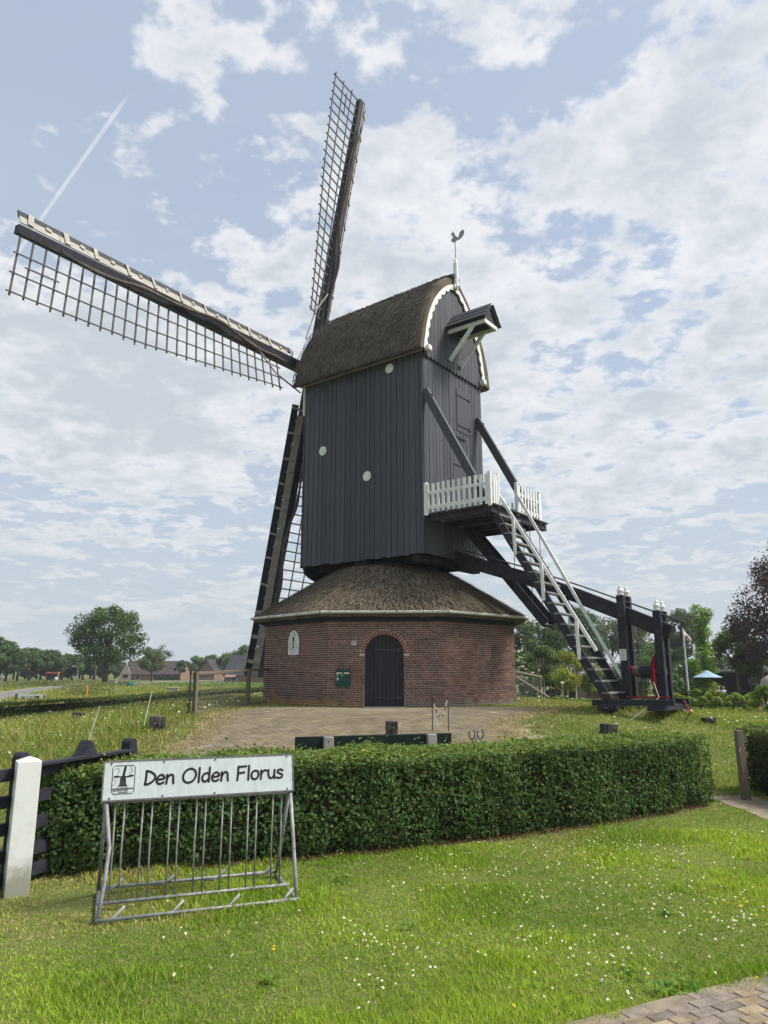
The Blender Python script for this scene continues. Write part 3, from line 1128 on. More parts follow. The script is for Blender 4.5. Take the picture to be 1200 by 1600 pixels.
# --- stairs, platform, tail pole
def tail():
    UP = 5.0                       # outer edge of the platform
    ZP = 5.72
    deck = MB()
    for v in (1.72, 0.6, -0.5, -1.5):
        deck.beam(L3(2.66, v, ZP - 0.14), L3(UP, v, ZP - 0.14), 0.10, 0.18)
    deck.beam(L3(UP - .05, 1.95, ZP - 0.155), L3(UP - .05, -1.75, ZP - 0.155), 0.14, 0.2)
    deck = deck.build('platform', M_TARBEAM, mill)
    nb = 12
    me = MB().box((0, 0, 0), (0.165, 3.62, 0.045)).mesh('plank', M_TARBEAM)
    for i in range(nb):
        inst('plank', me, deck, L3(2.78 + (UP + 0.02 - 2.78) * i / (nb - 1), 0.1 + random.uniform(-.02, .02), ZP - 0.025))
    # picket fences
    pk = MB().box((0, 0, 0.45), (0.085, 0.024, 0.90)).mesh('picket', M_WHITE)
    def fence(a, b, n, posts):
        a, b = Vector(a), Vector(b)
        d = b - a
        ang = math.atan2(d.y, d.x)
        f = MB().beam(a + Vector((0, 0, .62)), b + Vector((0, 0, .62)), 0.05, 0.10).beam(a + Vector((0, 0, .16)), b + Vector((0, 0, .16)), 0.05, 0.12).build('railing', M_WHITE, mill)
        nrm = Vector((d.y, -d.x, 0)).normalized()
        for i in range(n):
            inst('picket', pk, f, a.lerp(b, (i + 0.5) / n) + nrm * 0.038 + Vector((0, 0, random.uniform(-.01, .01))), (0, 0, ang))
        for t in posts:
            MB().box(a.lerp(b, t) + Vector((0, 0, 0.45)), (0.10, 0.10, 1.04)).build('railing_post', M_WHITE, f, bevel=0.012)
    z = ZP + 0.0
    fence(L3(2.75, 1.93, z), L3(UP - .03, 1.93, z), 12, (0.0, 1.0))
    fence(L3(UP, 1.86, z), L3(UP, 1.50, z), 3, (1.0,))
    fence(L3(UP, 0.28, z), L3(UP, -1.33, z), 8, (0.0, 1.0))
    fence(L3(UP - .08, -1.66, z - .05), L3(2.8, -1.66, z - .05), 11, ())
    # diagonal braces carrying the platform
    for v0, v1, u1, z0 in ((1.80, 1.74, 4.86, 9.80), (-1.50, -1.55, 4.86, 9.75)):
        MB().beam(L3(2.67, v0, z0), L3(u1, v1, 5.62), 0.15, 0.26).build('brace', M_TAR, mill, bevel=0.01)
        MB().tube([L3(2.95, v0, z0 - .35), L3(2.95, v0 + .02, z0 - .2)], .035, 8).build('bolt', M_IRON, mill)
    # stair: two strings, treads, white hand rails
    A, B = Vector((4.78, 0, 5.62)), Vector((7.88, 0, 0.30))
    vn, vf = 1.46, 0.22
    st = MB()
    sd = (B - A).normalized()
    for v in (vn, vf):
        st.beam(A + Vector((0, -v, 0)), B + Vector((0, -v, 0)), 0.065, 0.225)
    st = st.build('staircase', M_TARBEAM, mill)
    me = MB().box((0, 0, 0), (0.19, vn - vf + 0.10, 0.045)).mesh('tread', mat('lit_tread', (.20, .20, .205), .75, .3, 6, .3, 40))  # treads paler than the strings: the light they catch is put into the colour
    nt = 18
    for i in range(nt):
        p = A.lerp(B, (i + 0.6) / nt) + Vector((0.05, -(vn + vf) / 2, 0.03))
        inst('tread', me, st, p, (0, random.uniform(-.03, .03), random.uniform(-.015, .015)))
    MB().beam(L3(4.93, 1.44, 6.18), L3(7.66, 1.44, 1.50), 0.05, 0.085).build('handrail', M_WHITE, st)
    MB().beam(L3(4.93, .28, 6.45), L3(7.99, .28, 0.62), 0.05, 0.085).build('handrail', M_WHITE, st)
    for u, zt, zb in ((5.50, 5.25, 4.22), (6.30, 3.90, 2.88), (7.22, 2.28, 1.28)):
        MB().beam(L3(u, 1.52, zb), L3(u - .03, 1.52, zt), 0.085, 0.055, up=(0, 1, 0)).build('baluster', M_WHITE, st)
    # tail pole, slightly bowed
    tp = MB()
    pts = [(1.6, 4.70), (2.6, 4.62), (3.71, 4.20), (5.24, 3.68), (6.61, 3.13), (8.0, 2.52), (9.18, 1.98)]
    for (a, za), (b2, zb) in zip(pts, pts[1:]):
        tp.beam(L3(a, 0, za), L3(b2, 0, zb), 0.30, 0.40)
    tp = tp.build('tail_pole', M_TARBEAM, mill, bevel=0.012)
    MB().tube([L3(3.0, .13, 4.78), L3(5.2, .14, 4.02), L3(7.0, .14, 3.30), L3(9.55, .12, 2.24)], 0.022, 6).build('brake_rope_pole', M_IRON, tp)
    # capstan frame: two pairs of posts straddling the tail pole, with white finials
    prof = [(0.095, 0), (0.10, 0.05), (0.07, 0.07), (0.09, 0.11), (0.098, 0.18), (0.07, 0.24), (0.04, 0.27), (0.055, 0.30), (0.03, 0.36), (0.004, 0.40)]
    fme = MB().lathe(prof, n=10).mesh('finial', M_WHITE)
    pts = ((7.98, 3.02), (8.92, 2.56))
    for u, zt in pts:
        for v in (0.25, -0.25):
            p = MB().box(L3(u, v, (zt + 0.2) / 2), (0.20, 0.18, zt - 0.2)).build('frame_post', M_TARBEAM, mill, bevel=0.01)
            inst('finial', fme, p, L3(u, v, zt), scale=(.95, .95, .74))
        MB().tube([L3(u + .02, .36, zt - .55), L3(u + .02, .32, zt - .55)], .04, 8).build('bolt', M_IRON, mill)
    MB().box(L3(7.97, .348, 1.42), (0.19, 0.012, 0.30)).build('notice_plate', M_WHITE, mill)
    nm = mat('print_grey', (0.22, 0.22, 0.22), 0.7)
    for i in range(4):
        MB().box(L3(7.97, .356, 1.52 - .06 * i), (0.12 - .02 * (i % 2), 0.004, 0.014)).build('notice_line', nm, mill)
    # winch drum with rope and a red toothed wheel
    dr = MB().tube([L3(7.9, 0, 0.98), L3(8.95, 0, 0.98)], 0.13, 14).build('winch_drum', M_WOOD, mill, smooth=False)
    coil = []
    for i in range(150):
        a = i * 0.42
        coil.append(L3(8.30 + 0.0027 * i, 0.15 * math.cos(a), 0.98 + 0.15 * math.sin(a)))
    MB().tube(coil, 0.02, 5).build('winch_rope', M_IRON, dr)
    MB().tube([L3(8.05, 0, .98), L3(8.13, 0, .98)], 0.15, 14).build('drum_ring', M_RED, dr)
    wh = MB()
    c = L3(8.76, 0.02, 0.90)
    Rw = 0.51
    nT = 56
    ring = []
    for i in range(nT * 2):
        a = 2 * math.pi * i / (nT * 2)
        rr = Rw + (0.03 if i % 2 else -0.02)
        ring.append((math.cos(a), math.sin(a), rr))
    for i in range(len(ring)):
        p, q = ring[i], ring[(i + 1) % len(ring)]
        A4 = [c + Vector((-.04, p[0] * p[2], p[1] * p[2])), c + Vector((-.04, q[0] * q[2], q[1] * q[2])),
              c + Vector((-.04, q[0] * (Rw - .1), q[1] * (Rw - .1))), c + Vector((-.04, p[0] * (Rw - .1), p[1] * (Rw - .1)))]
        wh.extr(A4, (0.08, 0, 0))
    for k in range(6):
        a = math.pi * k / 3
        wh.beam(c, c + Vector((0, math.cos(a), math.sin(a))) * (Rw - .08), 0.05, 0.07, up=(1, 0, 0))
    wh.tube([c + Vector((-.07, 0, 0)), c + Vector((.07, 0, 0))], 0.11, 12)
    wh.build('gear_wheel', M_RED, mill)
    # sledge the frame stands on
    sl = MB()
    sl.beam(L3(7.42, 1.30, 0.20), L3(9.48, 1.30, 0.24), 0.16, 0.14)
    sl = sl.build('sledge_beam', M_TARBEAM, mill, bevel=0.01)
    MB().beam(L3(7.1, -.35, 0.19), L3(9.4, -.35, 0.22), 0.16, 0.14).build('sledge_beam', M_TARBEAM, mill, bevel=0.01)
    MB().beam(L3(7.80, 1.45, 0.09), L3(7.80, -.6, 0.09), 0.42, 0.13).build('sledge_plank', M_TARBEAM, mill, bevel=0.01)
    MB().beam(L3(9.05, 1.42, 0.10), L3(9.05, -.6, 0.10), 0.42, 0.13).build('sledge_plank', M_TARBEAM, mill, bevel=0.01)
    MB().beam(L3(8.0, .42, 0.32), L3(9.1, .42, 0.34), .05, .05).build('ratchet_bar', M_RED, mill)
    # sack slide hanging under the platform: an open trough
    a, b2 = Vector((2.9, 0.55, 5.36)), Vector((5.42, 0.55, 2.30))
    dd = (b2 - a).normalized()
    nu = Vector((dd.z, 0, -dd.x))
    if nu.z < 0: nu = -nu
    ch = MB().beam(a, b2, 0.62, 0.04, up=nu)
    for s in (-.31, .31):
        ch.beam(a + Vector((0, s, 0)) + nu * .12, b2 + Vector((0, s, 0)) + nu * .12, 0.04, 0.27, up=nu)
    ch = ch.build('sack_slide', M_TARBEAM, mill)
    MB().beam(a + nu * .021 + dd * .1, b2 + nu * .026 - dd * .02, 0.56, 0.008, up=nu).build('slide_lining', mat('worn_zinc', (.16, .16, .17), .35, .2, 6, metal=.4), ch)
    MB().beam(b2 + nu * .05, b2 + dd * .03 + nu * .05, 0.66, 0.10, up=nu).build('slide_lip', M_TARBEAM, ch)
    for u in (4.6, 5.15):
        for y in (0.2, 0.9):
            t = (u - a.x) / (b2.x - a.x)
            z0 = a.z + (b2.z - a.z) * t
            MB().tube([Vector((u, y, z0)), Vector((u, y, z0 + (5.5 - z0) * .99))], 0.012, 5).build('slide_rod', M_IRON, ch)


tail()

# ------------------------------------------------------------------ brick roundhouse under the mill
OC = Vector((0.2277, 24.786))
OROT, OA = -0.0506, 3.266
OR = OA / (2 * math.sin(math.pi / 8))
AP = OA / 2 / math.tan(math.pi / 8)
WH = 2.40
house = empty('roundhouse', (OC.x, OC.y, ZG), OROT,
              'eight-sided dark red brick base house with thatched skirt roof and arched black door', 'brick building')


def roundhouse():
    cor = lambda r, z: [Vector((r * math.sin(a), -r * math.cos(a), z)) for a in (R(-22.5 + 45 * k) for k in range(8))]
    DW, DT, DS = 0.555, 2.02, 1.47          # door half width, crown, spring height
    door_x = -0.02
    def in_door(x, z, m=0.0):
        x -= door_x
        if abs(x) > DW + m: return False
        if z < DS: return True
        return (x / (DW + m)) ** 2 + ((z - DS) / (DT - DS + m)) ** 2 < 1
    def door_half(z):
        if z < DS - .03:
            return DW + .004
        q = (z - DS) / (DT - DS + .122)
        return (DW + .122) * math.sqrt(max(0, 1 - q * q)) if q < 1 else 0
    # mortar body: eight slabs so that the door opening stays open in the front one
    bricks = []
    st_me = MB().box((0, 0, 0), (0.205, 0.03, 0.0475)).mesh('brick', M_BRICK)
    hd_me = MB().box((0, 0, 0), (0.098, 0.03, 0.0475)).mesh('brick', M_BRICK)
    for k in range(8):
        ang = R(45 * k)
        wall = MB()
        if k == 0:
            half = OA / 2
            wall.box(((-half - DW + door_x) / 2, -AP + 0.113, WH / 2 - .1), (half - DW + door_x, 0.24, WH + .2))
            wall.box(((half + DW + door_x) / 2, -AP + 0.113, WH / 2 - .1), (half - DW - door_x, 0.24, WH + .2))
            pts = [(door_x + DW * math.cos(math.pi * i / 16), DS + (DT - DS) * math.sin(math.pi * i / 16)) for i in range(17)]
            wall.extr([Vector((x, -AP - 0.007, z)) for x, z in pts] + [Vector((door_x - DW, -AP - .007, WH)), Vector((door_x + DW, -AP - .007, WH))], (0, 0.24, 0))
        else:
            wall.box((0, -AP + 0.113, WH / 2 - .1), (OA - 0.02, 0.24, WH + .2))
        w = wall.build('wall', M_MORTAR, house)
        w.rotation_euler = (0, 0, ang)
        if k in (3, 4, 5):
            continue
        lst = []
        nc = 39
        for c in range(nc):
            z = 0.03 + c * WH / nc
            x = -OA / 2 + 0.004
            # cross bond: a course of stretchers, a course of headers
            if c % 2 == 0:
                seq, x0 = 0.2155, (0.0 if c % 4 == 0 else -0.108)
                L = 0.205
            else:
                seq, x0 = 0.1078, -0.054
                L = 0.098
            x += x0
            while x < OA / 2:
                a, b = max(x, -OA / 2 + .004), min(x + L, OA / 2 - .004)
                parts = [(a, b)]
                if k == 0:
                    hw = door_half(z)
                    if hw > 0:
                        parts = [(a, min(b, door_x - hw)), (max(a, door_x + hw), b)]
                for a2, b2 in parts:
                    if b2 - a2 > 0.025:
                        lst.append((a2, b2, z))
                x += seq
        if k == 0:
            # the front face: 300 bricks nearest the door as single pieces
            lst.sort(key=lambda q: abs((q[0] + q[1]) / 2 - door_x) + 0.15 * abs(q[2] - 1.2))
            single, rest = lst[:300], lst[300:]
            for a, b, z in single:
                L = b - a
                me, l0 = (st_me, 0.205) if L > 0.15 else (hd_me, 0.098)
                inst('brick', me, w, ((a + b) / 2, -AP - random.uniform(-.003, .004), z), (0, random.uniform(-.006, .006), random.uniform(-.012, .012)), (L / l0, 1, random.uniform(.95, 1.04)))
            lst = rest
        mb = MB()
        for a, b, z in lst:
            mb.box(((a + b) / 2, -AP - random.uniform(-.003, .004), z), (b - a, 0.03, 0.0475 * random.uniform(.95, 1.04)))
        tag(mb.build('brickwork', M_BRICK, w), kind='stuff')
        if k == 0:
            n = 23
            for i in range(n):
                a = math.pi * (i + 0.5) / n
                cx, cz = door_x + (DW + .055) * math.cos(a), DS + (DT - DS + .055) * math.sin(a)
                inst('brick', ARCH_ME, w, (cx, -AP - .004, cz), (0, -(a - math.pi / 2), 0))
    # door leaf: boards, strap hinges, stone sill
    d = MB()
    dz = lambda x: DS + (DT - DS) * math.sqrt(max(0, 1 - ((x) / (DW - .005)) ** 2))
    nb = 9
    w = 2 * (DW - .006) / nb
    door = MB().extr([Vector((door_x + (DW - .01) * math.cos(math.pi * i / 16), -AP + .125, DS + (DT - DS - .01) * math.sin(math.pi * i / 16))) for i in range(17)]
                     + [Vector((door_x - DW + .01, -AP + .125, 0.0)), Vector((door_x + DW - .01, -AP + .125, 0.0))], (0, 0.03, 0)).build('door', M_DARK, house)
    for i in range(nb):
        a = -DW + .006 + i * w + .004
        b = a + w - .008
        pts = [(a, 0.02), (b, 0.02)] + [(b - (b - a) * j / 3, dz(b - (b - a) * j / 3) - .006) for j in range(4)]
        MB().extr([Vector((door_x + x, -AP + .085, z)) for x, z in pts], (0, 0.035, 0)).build('plank', M_DOOR, door)
    for z, x0 in ((1.585, -.31), (0.26, -.22)):
        MB().beam((door_x + x0, -AP + .075, z), (door_x + DW - .02, -AP + .075, z), 0.02, 0.032).lathe([(0.05, z - .05), (.05, z + .05)], (door_x + DW - .13, -AP + .07, 0), 8, 1, .4).build('strap_hinge', M_IRON, door)
    MB().box((door_x, -AP - .03, -0.03), (1.2, 0.32, 0.09)).build('door_sill', M_CONC, house, bevel=.008)
    # black fascia board and gutter
    for k in range(8):
        ang = R(45 * k)
        f = MB().box((0, -AP - .035, WH + 0.085), (OA + .05, 0.05, 0.19)).build('fascia_board', M_TARBEAM, house)
        f.rotation_euler = (0, 0, ang)
    g = cor((AP + .42) / math.cos(math.pi / 8), WH + .225)
    gp = [g[i % 8] for i in (6, 7, 8, 9, 10)]
    for k in range(8):
        a, b = g[k], g[(k + 1) % 8]
        tb = MB().tube([a, b], 0.043, 10, cap=False)
        seg = tb.build('gutter', mat('gutter_pvc', (.56, .55, .50), .5, .12, 3), house, smooth=True)
        if k in (7, 0, 1):
            for t in ((.2, .5, .8) if k == 0 else (.3, .7)):
                p = a.lerp(b, t)
                inw = -Vector((p.x, p.y, 0)).normalized()
                MB().tube([p + inw * (-.055) + Vector((0, 0, .05)), p - inw * .06, p + Vector((0, 0, -.07)), p + inw * .2 + Vector((0, 0, -.16))], 0.006, 5).build('gutter_hook', M_RED, seg)
    # thatched skirt: octagon at the eaves, round under the mill
    n = 96
    prof = [(1.00, 2.66), (0.86, 3.10), (0.70, 3.56), (0.55, 3.98), (0.42, 4.30), (0.30, 4.50), (0.20, 4.60)]
    pr = interp(prof, 26)
    mb = MB()
    RE = (AP + .40)
    for j, p in enumerate(pr):
        rn, z = p.x, p.y
        for k in range(n):
            a = 2 * math.pi * k / n
            am = (a + math.pi / 8) % (math.pi / 4) - math.pi / 8
            octr = RE / math.cos(am)
            f = min(1, (1 - rn) / 0.7)
            r = rn * (octr * (1 - f) + RE * 1.02 * f)
            r += (fbm(a * 9, z * 3, 21) - .5) * .07 + (fbm(a * 40, z * 9, 22) - .5) * .03
            mb.v.append((r * math.sin(a), -r * math.cos(a), z + (fbm(a * 30, z * 8, 5) - .5) * .03))
    m = len(pr)
    for j in range(m - 1):
        for k in range(n):
            k2 = (k + 1) % n
            mb.f.append((j * n + k, j * n + k2, (j + 1) * n + k2, (j + 1) * n + k))
    mb.f.append(tuple((m - 1) * n + k for k in range(n)))
    o = len(mb.v)      # thick butt edge and underside
    for rr, zz in ((RE - .06, 2.50), (AP - .1, WH + .16)):
        for k in range(n):
            a = 2 * math.pi * k / n
            am = (a + math.pi / 8) % (math.pi / 4) - math.pi / 8
            r = rr / math.cos(am)
            mb.v.append((r * math.sin(a), -r * math.cos(a), zz + (fbm(a * 30, 3, 6) - .5) * .03))
    for k in range(n):
        k2 = (k + 1) % n
        mb.f.append((k2, k, o + k, o + k2))
        mb.f.append((o + k2, o + k, o + n + k, o + n + k2))
    roof = mb.build('thatched_skirt', M_THATCH, house)
    N = 15000
    t = rng.uniform(0, 1, N) ** 0.75
    t = 1 - t
    idx = t * (len(pr) - 1.001)
    ii = idx.astype(int)
    pa = np.array([(p.x, p.y) for p in pr])
    f = (idx - ii)[:, None]
    q = pa[ii] * (1 - f) + pa[ii + 1] * f
    a = rng.uniform(-1.9, 1.9, N)
    am = (a + math.pi / 8) % (math.pi / 4) - math.pi / 8
    ff = np.minimum(1, (1 - q[:, 0]) / .7)
    r = q[:, 0] * (RE / np.cos(am) * (1 - ff) + RE * 1.02 * ff)
    rad = np.stack([np.sin(a), -np.cos(a), 0 * a], 1)
    P = rad * (r + .02)[:, None] + np.array([[0, 0, 1]]) * q[:, 1][:, None]
    sl = pa[ii + 1] - pa[ii]
    dr, dz_ = -sl[:, 0] * RE, -sl[:, 1]
    T = unit(rad * dr[:, None] + np.array([[0, 0, 1]]) * dz_[:, None])
    nr = unit(rad * (-dz_)[:, None] + np.array([[0, 0, 1]]) * dr[:, None])
    straw('reed', P, T, nr, 0.20, 0.011, roof, (0.245, 0.195, 0.135))


ARCH_ME = MB().box((0, 0, 0), (0.058, 0.034, 0.115)).mesh('brick', M_ARCHBRICK)
roundhouse()


def face_obj(k, x, z, out=0.0):
    """world position and rotation of a point on roundhouse face k"""
    ang = OROT + R(45 * k)
    p = Vector((x, -AP - out, 0))
    p.rotate(Matrix.Rotation(ang, 3, 'Z'))
    return (OC.x + p.x, OC.y + p.y, ZG + z), ang


# ------------------------------------------------------------------ stroke lettering
GLYPH = {
    'D': (0.56, [[(0.05, .02), (.07, .4), (.06, .76)], [(.06, .76), (.3, .68), (.5, .5), (.5, .3), (.36, .12), (.18, .03), (.05, .02)]]),
    'e': (0.46, [[(.04, .27), (.2, .26), (.4, .31), (.36, .44), (.24, .51), (.1, .42), (.03, .25), (.08, .08), (.22, .01), (.38, .09)]]),
    'n': (0.47, [[(.05, .5), (.06, .25), (.05, .01)], [(.06, .26), (.14, .42), (.25, .5), (.36, .42), (.38, .2), (.41, .01)]]),
    'O': (0.74, [[(.36, .77), (.16, .68), (.03, .42), (.08, .13), (.3, 0), (.55, .1), (.68, .38), (.62, .65), (.45, .77), (.36, .77)]]),
    'l': (0.2, [[(.09, .8), (.09, .4), (.09, .0)]]),
    'd': (0.5, [[(.4, .8), (.4, .4), (.4, .0)], [(.39, .42), (.25, .49), (.1, .4), (.04, .2), (.12, .04), (.25, .03), (.39, .17)]]),
    'F': (0.54, [[(.06, .0), (.08, .4), (.07, .76)], [(.07, .76), (.28, .76), (.5, .78)], [(.08, .4), (.24, .4), (.41, .43)]]),
    'o': (0.47, [[(.24, .5), (.1, .44), (.03, .25), (.09, .06), (.24, .01), (.37, .1), (.42, .28), (.36, .45), (.24, .5)]]),
    'r': (0.4, [[(.06, .5), (.07, .25), (.06, .0)], [(.07, .28), (.16, .42), (.27, .5), (.36, .46)]]),
    'u': (0.46, [[(.05, .5), (.05, .25), (.12, .06), (.24, .03), (.36, .16), (.38, .3)], [(.38, .5), (.38, .25), (.41, .0)]]),
    's': (0.42, [[(.35, .44), (.24, .5), (.1, .46), (.07, .36), (.2, .27), (.33, .2), (.34, .08), (.2, .01), (.04, .05)]]),
    ' ': (0.34, []),
    'N': (0.6, [[(.05, 0), (.06, .75)], [(.06, .75), (.5, .02)], [(.5, .02), (.52, .75)]]),
    'E': (0.5, [[(.42, .75), (.06, .74), (.06, .02), (.44, .02)], [(.06, .4), (.38, .41)]]),
    'L': (0.45, [[(.06, .75), (.06, .02), (.42, .02)]]),
    'R': (0.52, [[(.06, 0), (.06, .75), (.35, .72), (.42, .55), (.3, .4), (.07, .38)], [(.15, .38), (.45, 0)]]),
    'U': (0.55, [[(.05, .75), (.06, .2), (.22, .01), (.4, .08), (.48, .3), (.48, .75)]]),
    'S': (0.5, [[(.42, .66), (.25, .76), (.08, .6), (.2, .42), (.4, .28), (.36, .06), (.18, 0), (.04, .1)]]),
    'P': (0.5, [[(.06, 0), (.06, .75), (.36, .72), (.43, .55), (.3, .38), (.07, .36)]]),
    '2': (0.5, [[(.05, .6), (.2, .76), (.38, .68), (.36, .48), (.05, .02), (.44, .02)]]),
    '9': (0.5, [[(.4, .55), (.25, .38), (.08, .5), (.1, .7), (.26, .76), (.41, .66), (.4, .3), (.28, 0)]]),
}


def smooth2(pl, n=5):
    if len(pl) < 3:
        return [Vector(p) for p in pl]
    P = [Vector(p) for p in pl]
    out = []
    for i in range(len(P) - 1):
        p0, p1, p2, p3 = P[max(i - 1, 0)], P[i], P[i + 1], P[min(i + 2, len(P) - 1)]
        for k in range(n):
            t = k / n
            out.append(0.5 * ((2 * p1) + (p2 - p0) * t + (2 * p0 - 5 * p1 + 4 * p2 - p3) * t * t + (3 * p1 - p0 - 3 * p2 + p3) * t ** 3))
    out.append(P[-1])
    return out


def stroke(mb, pl, w, to3, thick):
    """flat ribbon with round ends along a 2-D polyline; to3 maps (x, y, d) to 3-D"""
    n = len(pl)
    Lp, Rp = [], []
    for i in range(n):
        t = (pl[min(i + 1, n - 1)] - pl[max(i - 1, 0)])
        t = t.normalized() if t.length > 1e-9 else Vector((1, 0))
        nn = Vector((-t.y, t.x)) * w / 2
        Lp.append(pl[i] + nn); Rp.append(pl[i] - nn)
    for i in range(n - 1):
        q = [Lp[i], Rp[i], Rp[i + 1], Lp[i + 1]]
        A = [to3(p.x, p.y, thick) for p in q]
        mb.add(A, [(0, 1, 2, 3)])
    for c, sgn in ((pl[0], 1), (pl[-1], 1)):
        ring = [to3(c.x + w / 2 * math.cos(2 * math.pi * k / 10), c.y + w / 2 * math.sin(2 * math.pi * k / 10), thick * 1.04) for k in range(10)]
        mb.add(ring, [tuple(range(10))])


def write(mb, text, x, y, h, to3, thick, w=0.10, slant=0.0, track=0.0, xs=1.0):
    for ch in text:
        adv, strokes = GLYPH[ch]
        for s in strokes:
            pl = smooth2([(x + (px + slant * py) * h * xs, y + py * h) for px, py in s], 5 if len(s) > 2 else 1)
            stroke(mb, pl, w * h, to3, thick)
        x += (adv + track) * h * xs
    return x


def post_material():
    m = bpy.data.materials.new('white_post_paint')
    m.use_nodes = True
    N = NT(m.node_tree)
    p = N.n('ShaderNodeNewGeometry').outputs['Position']
    sp = N.n('ShaderNodeSeparateXYZ')
    N.l(p, sp.inputs[0])
    f = N.noise(p, 9, 5, .65)
    c = N.mix(N.smooth(f, .45, .75), (.70, .715, .70), (.60, .625, .60))
    e = N.math('ADD', sp.outputs[2], N.math('MULTIPLY', N.noise(p, 14, 5, .7), -.34))
    low = N.math('SUBTRACT', 1.0, N.smooth(e, -.10, .16))
    c = N.mix(N.math('MULTIPLY', low, .8), c, (.20, .20, .13))
    chips = N.smooth(N.noise(p, 38, 3, .6), .70, .73)
    c = N.mix(N.math('MULTIPLY', chips, .5), c, (.30, .27, .22))
    bs = N.n('ShaderNodeBsdfPrincipled')
    N.l(c, bs.inputs['Base Color'])
    bs.inputs['Roughness'].default_value = .5
    bs.inputs['Specular IOR Level'].default_value = .3
    bn = N.n('ShaderNodeBump')
    bn.inputs['Strength'].default_value = .25
    bn.inputs['Distance'].default_value = .004
    N.l(f, bn.inputs['Height'])
    N.l(bn.outputs[0], bs.inputs['Normal'])
    out = N.n('ShaderNodeOutputMaterial')
    N.l(bs.outputs[0], out.inputs[0])
    return m


M_BLACK = mat('black_print', (0.012, 0.012, 0.014), 0.6, 0.1, 9)
M_SIGN = mat('sign_white', (0.50, 0.55, 0.55), 0.4, 0.04, 5.0, spec=0.35, col2=(.57, .615, .615), stretch=(6, 6, 1.2))

# ------------------------------------------------------------------ things on the brick wall
def wall_things():
    loc, ang = face_obj(0, -1.185, 0.80, 0.10)
    mb = empty('mailbox', loc, ang, 'dark green mailbox on the brick wall left of the arched door', 'mailbox')
    w, h, d = 0.20, 0.24, 0.075
    MB().extr([(-w + .015, 0, -h), (w - .015, 0, -h), (w, 0, -h + .03), (w, 0, h - .06), (-w, 0, h - .06), (-w, 0, -h + .03)], (0, d + .01, 0)).build('box', M_MAILBOX, mb, bevel=.008)
    MB().extr([(-w - .008, -.01, h - .06), (w + .008, -.01, h - .06), (w + .008, .03, h), (-w - .008, .03, h)], (0, 0.06, 0.005)).build('lid', M_MAILBOX, mb)
    st = mat('sticker', (.55, .55, .38), .6)
    MB().box((-.105, -.005, .135), (.16, .006, .045)).build('sticker', st, mb)
    MB().box((.105, -.005, .135), (.15, .006, .045)).build('sticker', st, mb)
    MB().box((-.15, -.004, .075), (.04, .006, .035)).build('sticker', M_SIGN, mb)
    MB().box((-.02, -.004, .075), (.04, .006, .035)).build('sticker', st, mb)
    MB().box((-.145, -.004, -.02), (.045, .006, .08)).build('sticker', M_SIGN, mb)
    # house number
    loc, ang = face_obj(0, -0.885, 1.77, 0.03)
    n = empty('house_number', loc, ang, 'small white house number plate between mailbox and arched door', 'number plate')
    MB().box((0, 0, 0), (.135, .012, .12)).build('plate', M_WHITE, n)
    xx = -.052
    for ch in '29':
        m = MB()
        xx = write(m, ch, xx, -.036, .098, lambda x, y, d: Vector((x, -d, y)), 0.008, .14)
        m.build('digit', M_BLACK, n)
    # arched plaque with a drawing of the mill
    loc, ang = face_obj(-1, -0.03, 1.83, 0.03)
    p = empty('plaque', loc, ang, 'white arched plaque with small mill drawing on the left brick wall', 'plaque')
    w = .27
    pts = [(-w, -.36), (w, -.36), (w, .02)] + [(w * math.cos(a), .02 + .35 * math.sin(a)) for a in (math.pi * k / 14 for k in range(1, 14))] + [(-w, .02)]
    MB().extr([(x, 0, z) for x, z in pts], (0, 0.02, 0)).build('plate', M_WHITE, p)
    t3 = lambda x, y, d: Vector((x, -d, y))
    m = MB()
    g = [[(-.01, .12), (-.14, .02), (-.19, -.06)], [(-.01, .12), (.04, .22), (.06, .33)], [(-.01, .12), (-.1, .19), (-.16, .21)], [(-.01, .12), (.09, .05), (.15, .02)],
         [(-.2, -.02), (-.2, -.14), (-.13, -.19), (-.06, -.14)], [(-.14, -.02), (-.13, -.12)], [(.16, .06), (.12, -.02), (.2, -.1), (.2, -.15)], [(.05, .3), (.08, .2)],
         [(-.06, -.17), (.06, -.12), (.2, -.17)]]
    for s in g:
        stroke(m, smooth2(s), .012, t3, .003)
    stroke(m, [Vector((-.01, .1)), Vector((-.01, -.13))], .06, t3, .0035)
    stroke(m, [Vector((-.03, .13)), Vector((.02, .13))], .06, t3, .004)
    m.build('drawing', M_BLACK, p)
    gm = mat('print_grey', (0.22, 0.22, 0.22), 0.7)
    for k, l in enumerate((.34, .2, .36)):
        MB().box((0, -.003, -.20 - .055 * k), (l, .004, .012)).build('text_line', gm, p)


wall_things()

# ------------------------------------------------------------------ paving
def paver_mesh(l, w, h, m, seed, ch=.0035):
    g = random.Random(seed)
    mb = MB()
    base = [(-l / 2, -w / 2), (l / 2, -w / 2), (l / 2, w / 2), (-l / 2, w / 2)]
    base = [(x + g.uniform(-.005, .005), y + g.uniform(-.004, .004)) for x, y in base]
    for z, ins in ((-h / 2, 0), (h / 2 - ch, 0), (h / 2, ch * 1.3)):
        for x, y in base:
            mb.v.append((x - math.copysign(ins, x), y - math.copysign(ins, y), z + (g.uniform(-.0008, .0008) if z > 0 else 0)))
    for j in range(2):
        for k in range(4):
            k2 = (k + 1) % 4
            mb.f.append((j * 4 + k, j * 4 + k2, j * 4 + 4 + k2, j * 4 + 4 + k))
    mb.f.append((8, 9, 10, 11))
    return mb.mesh('paving_brick', m)


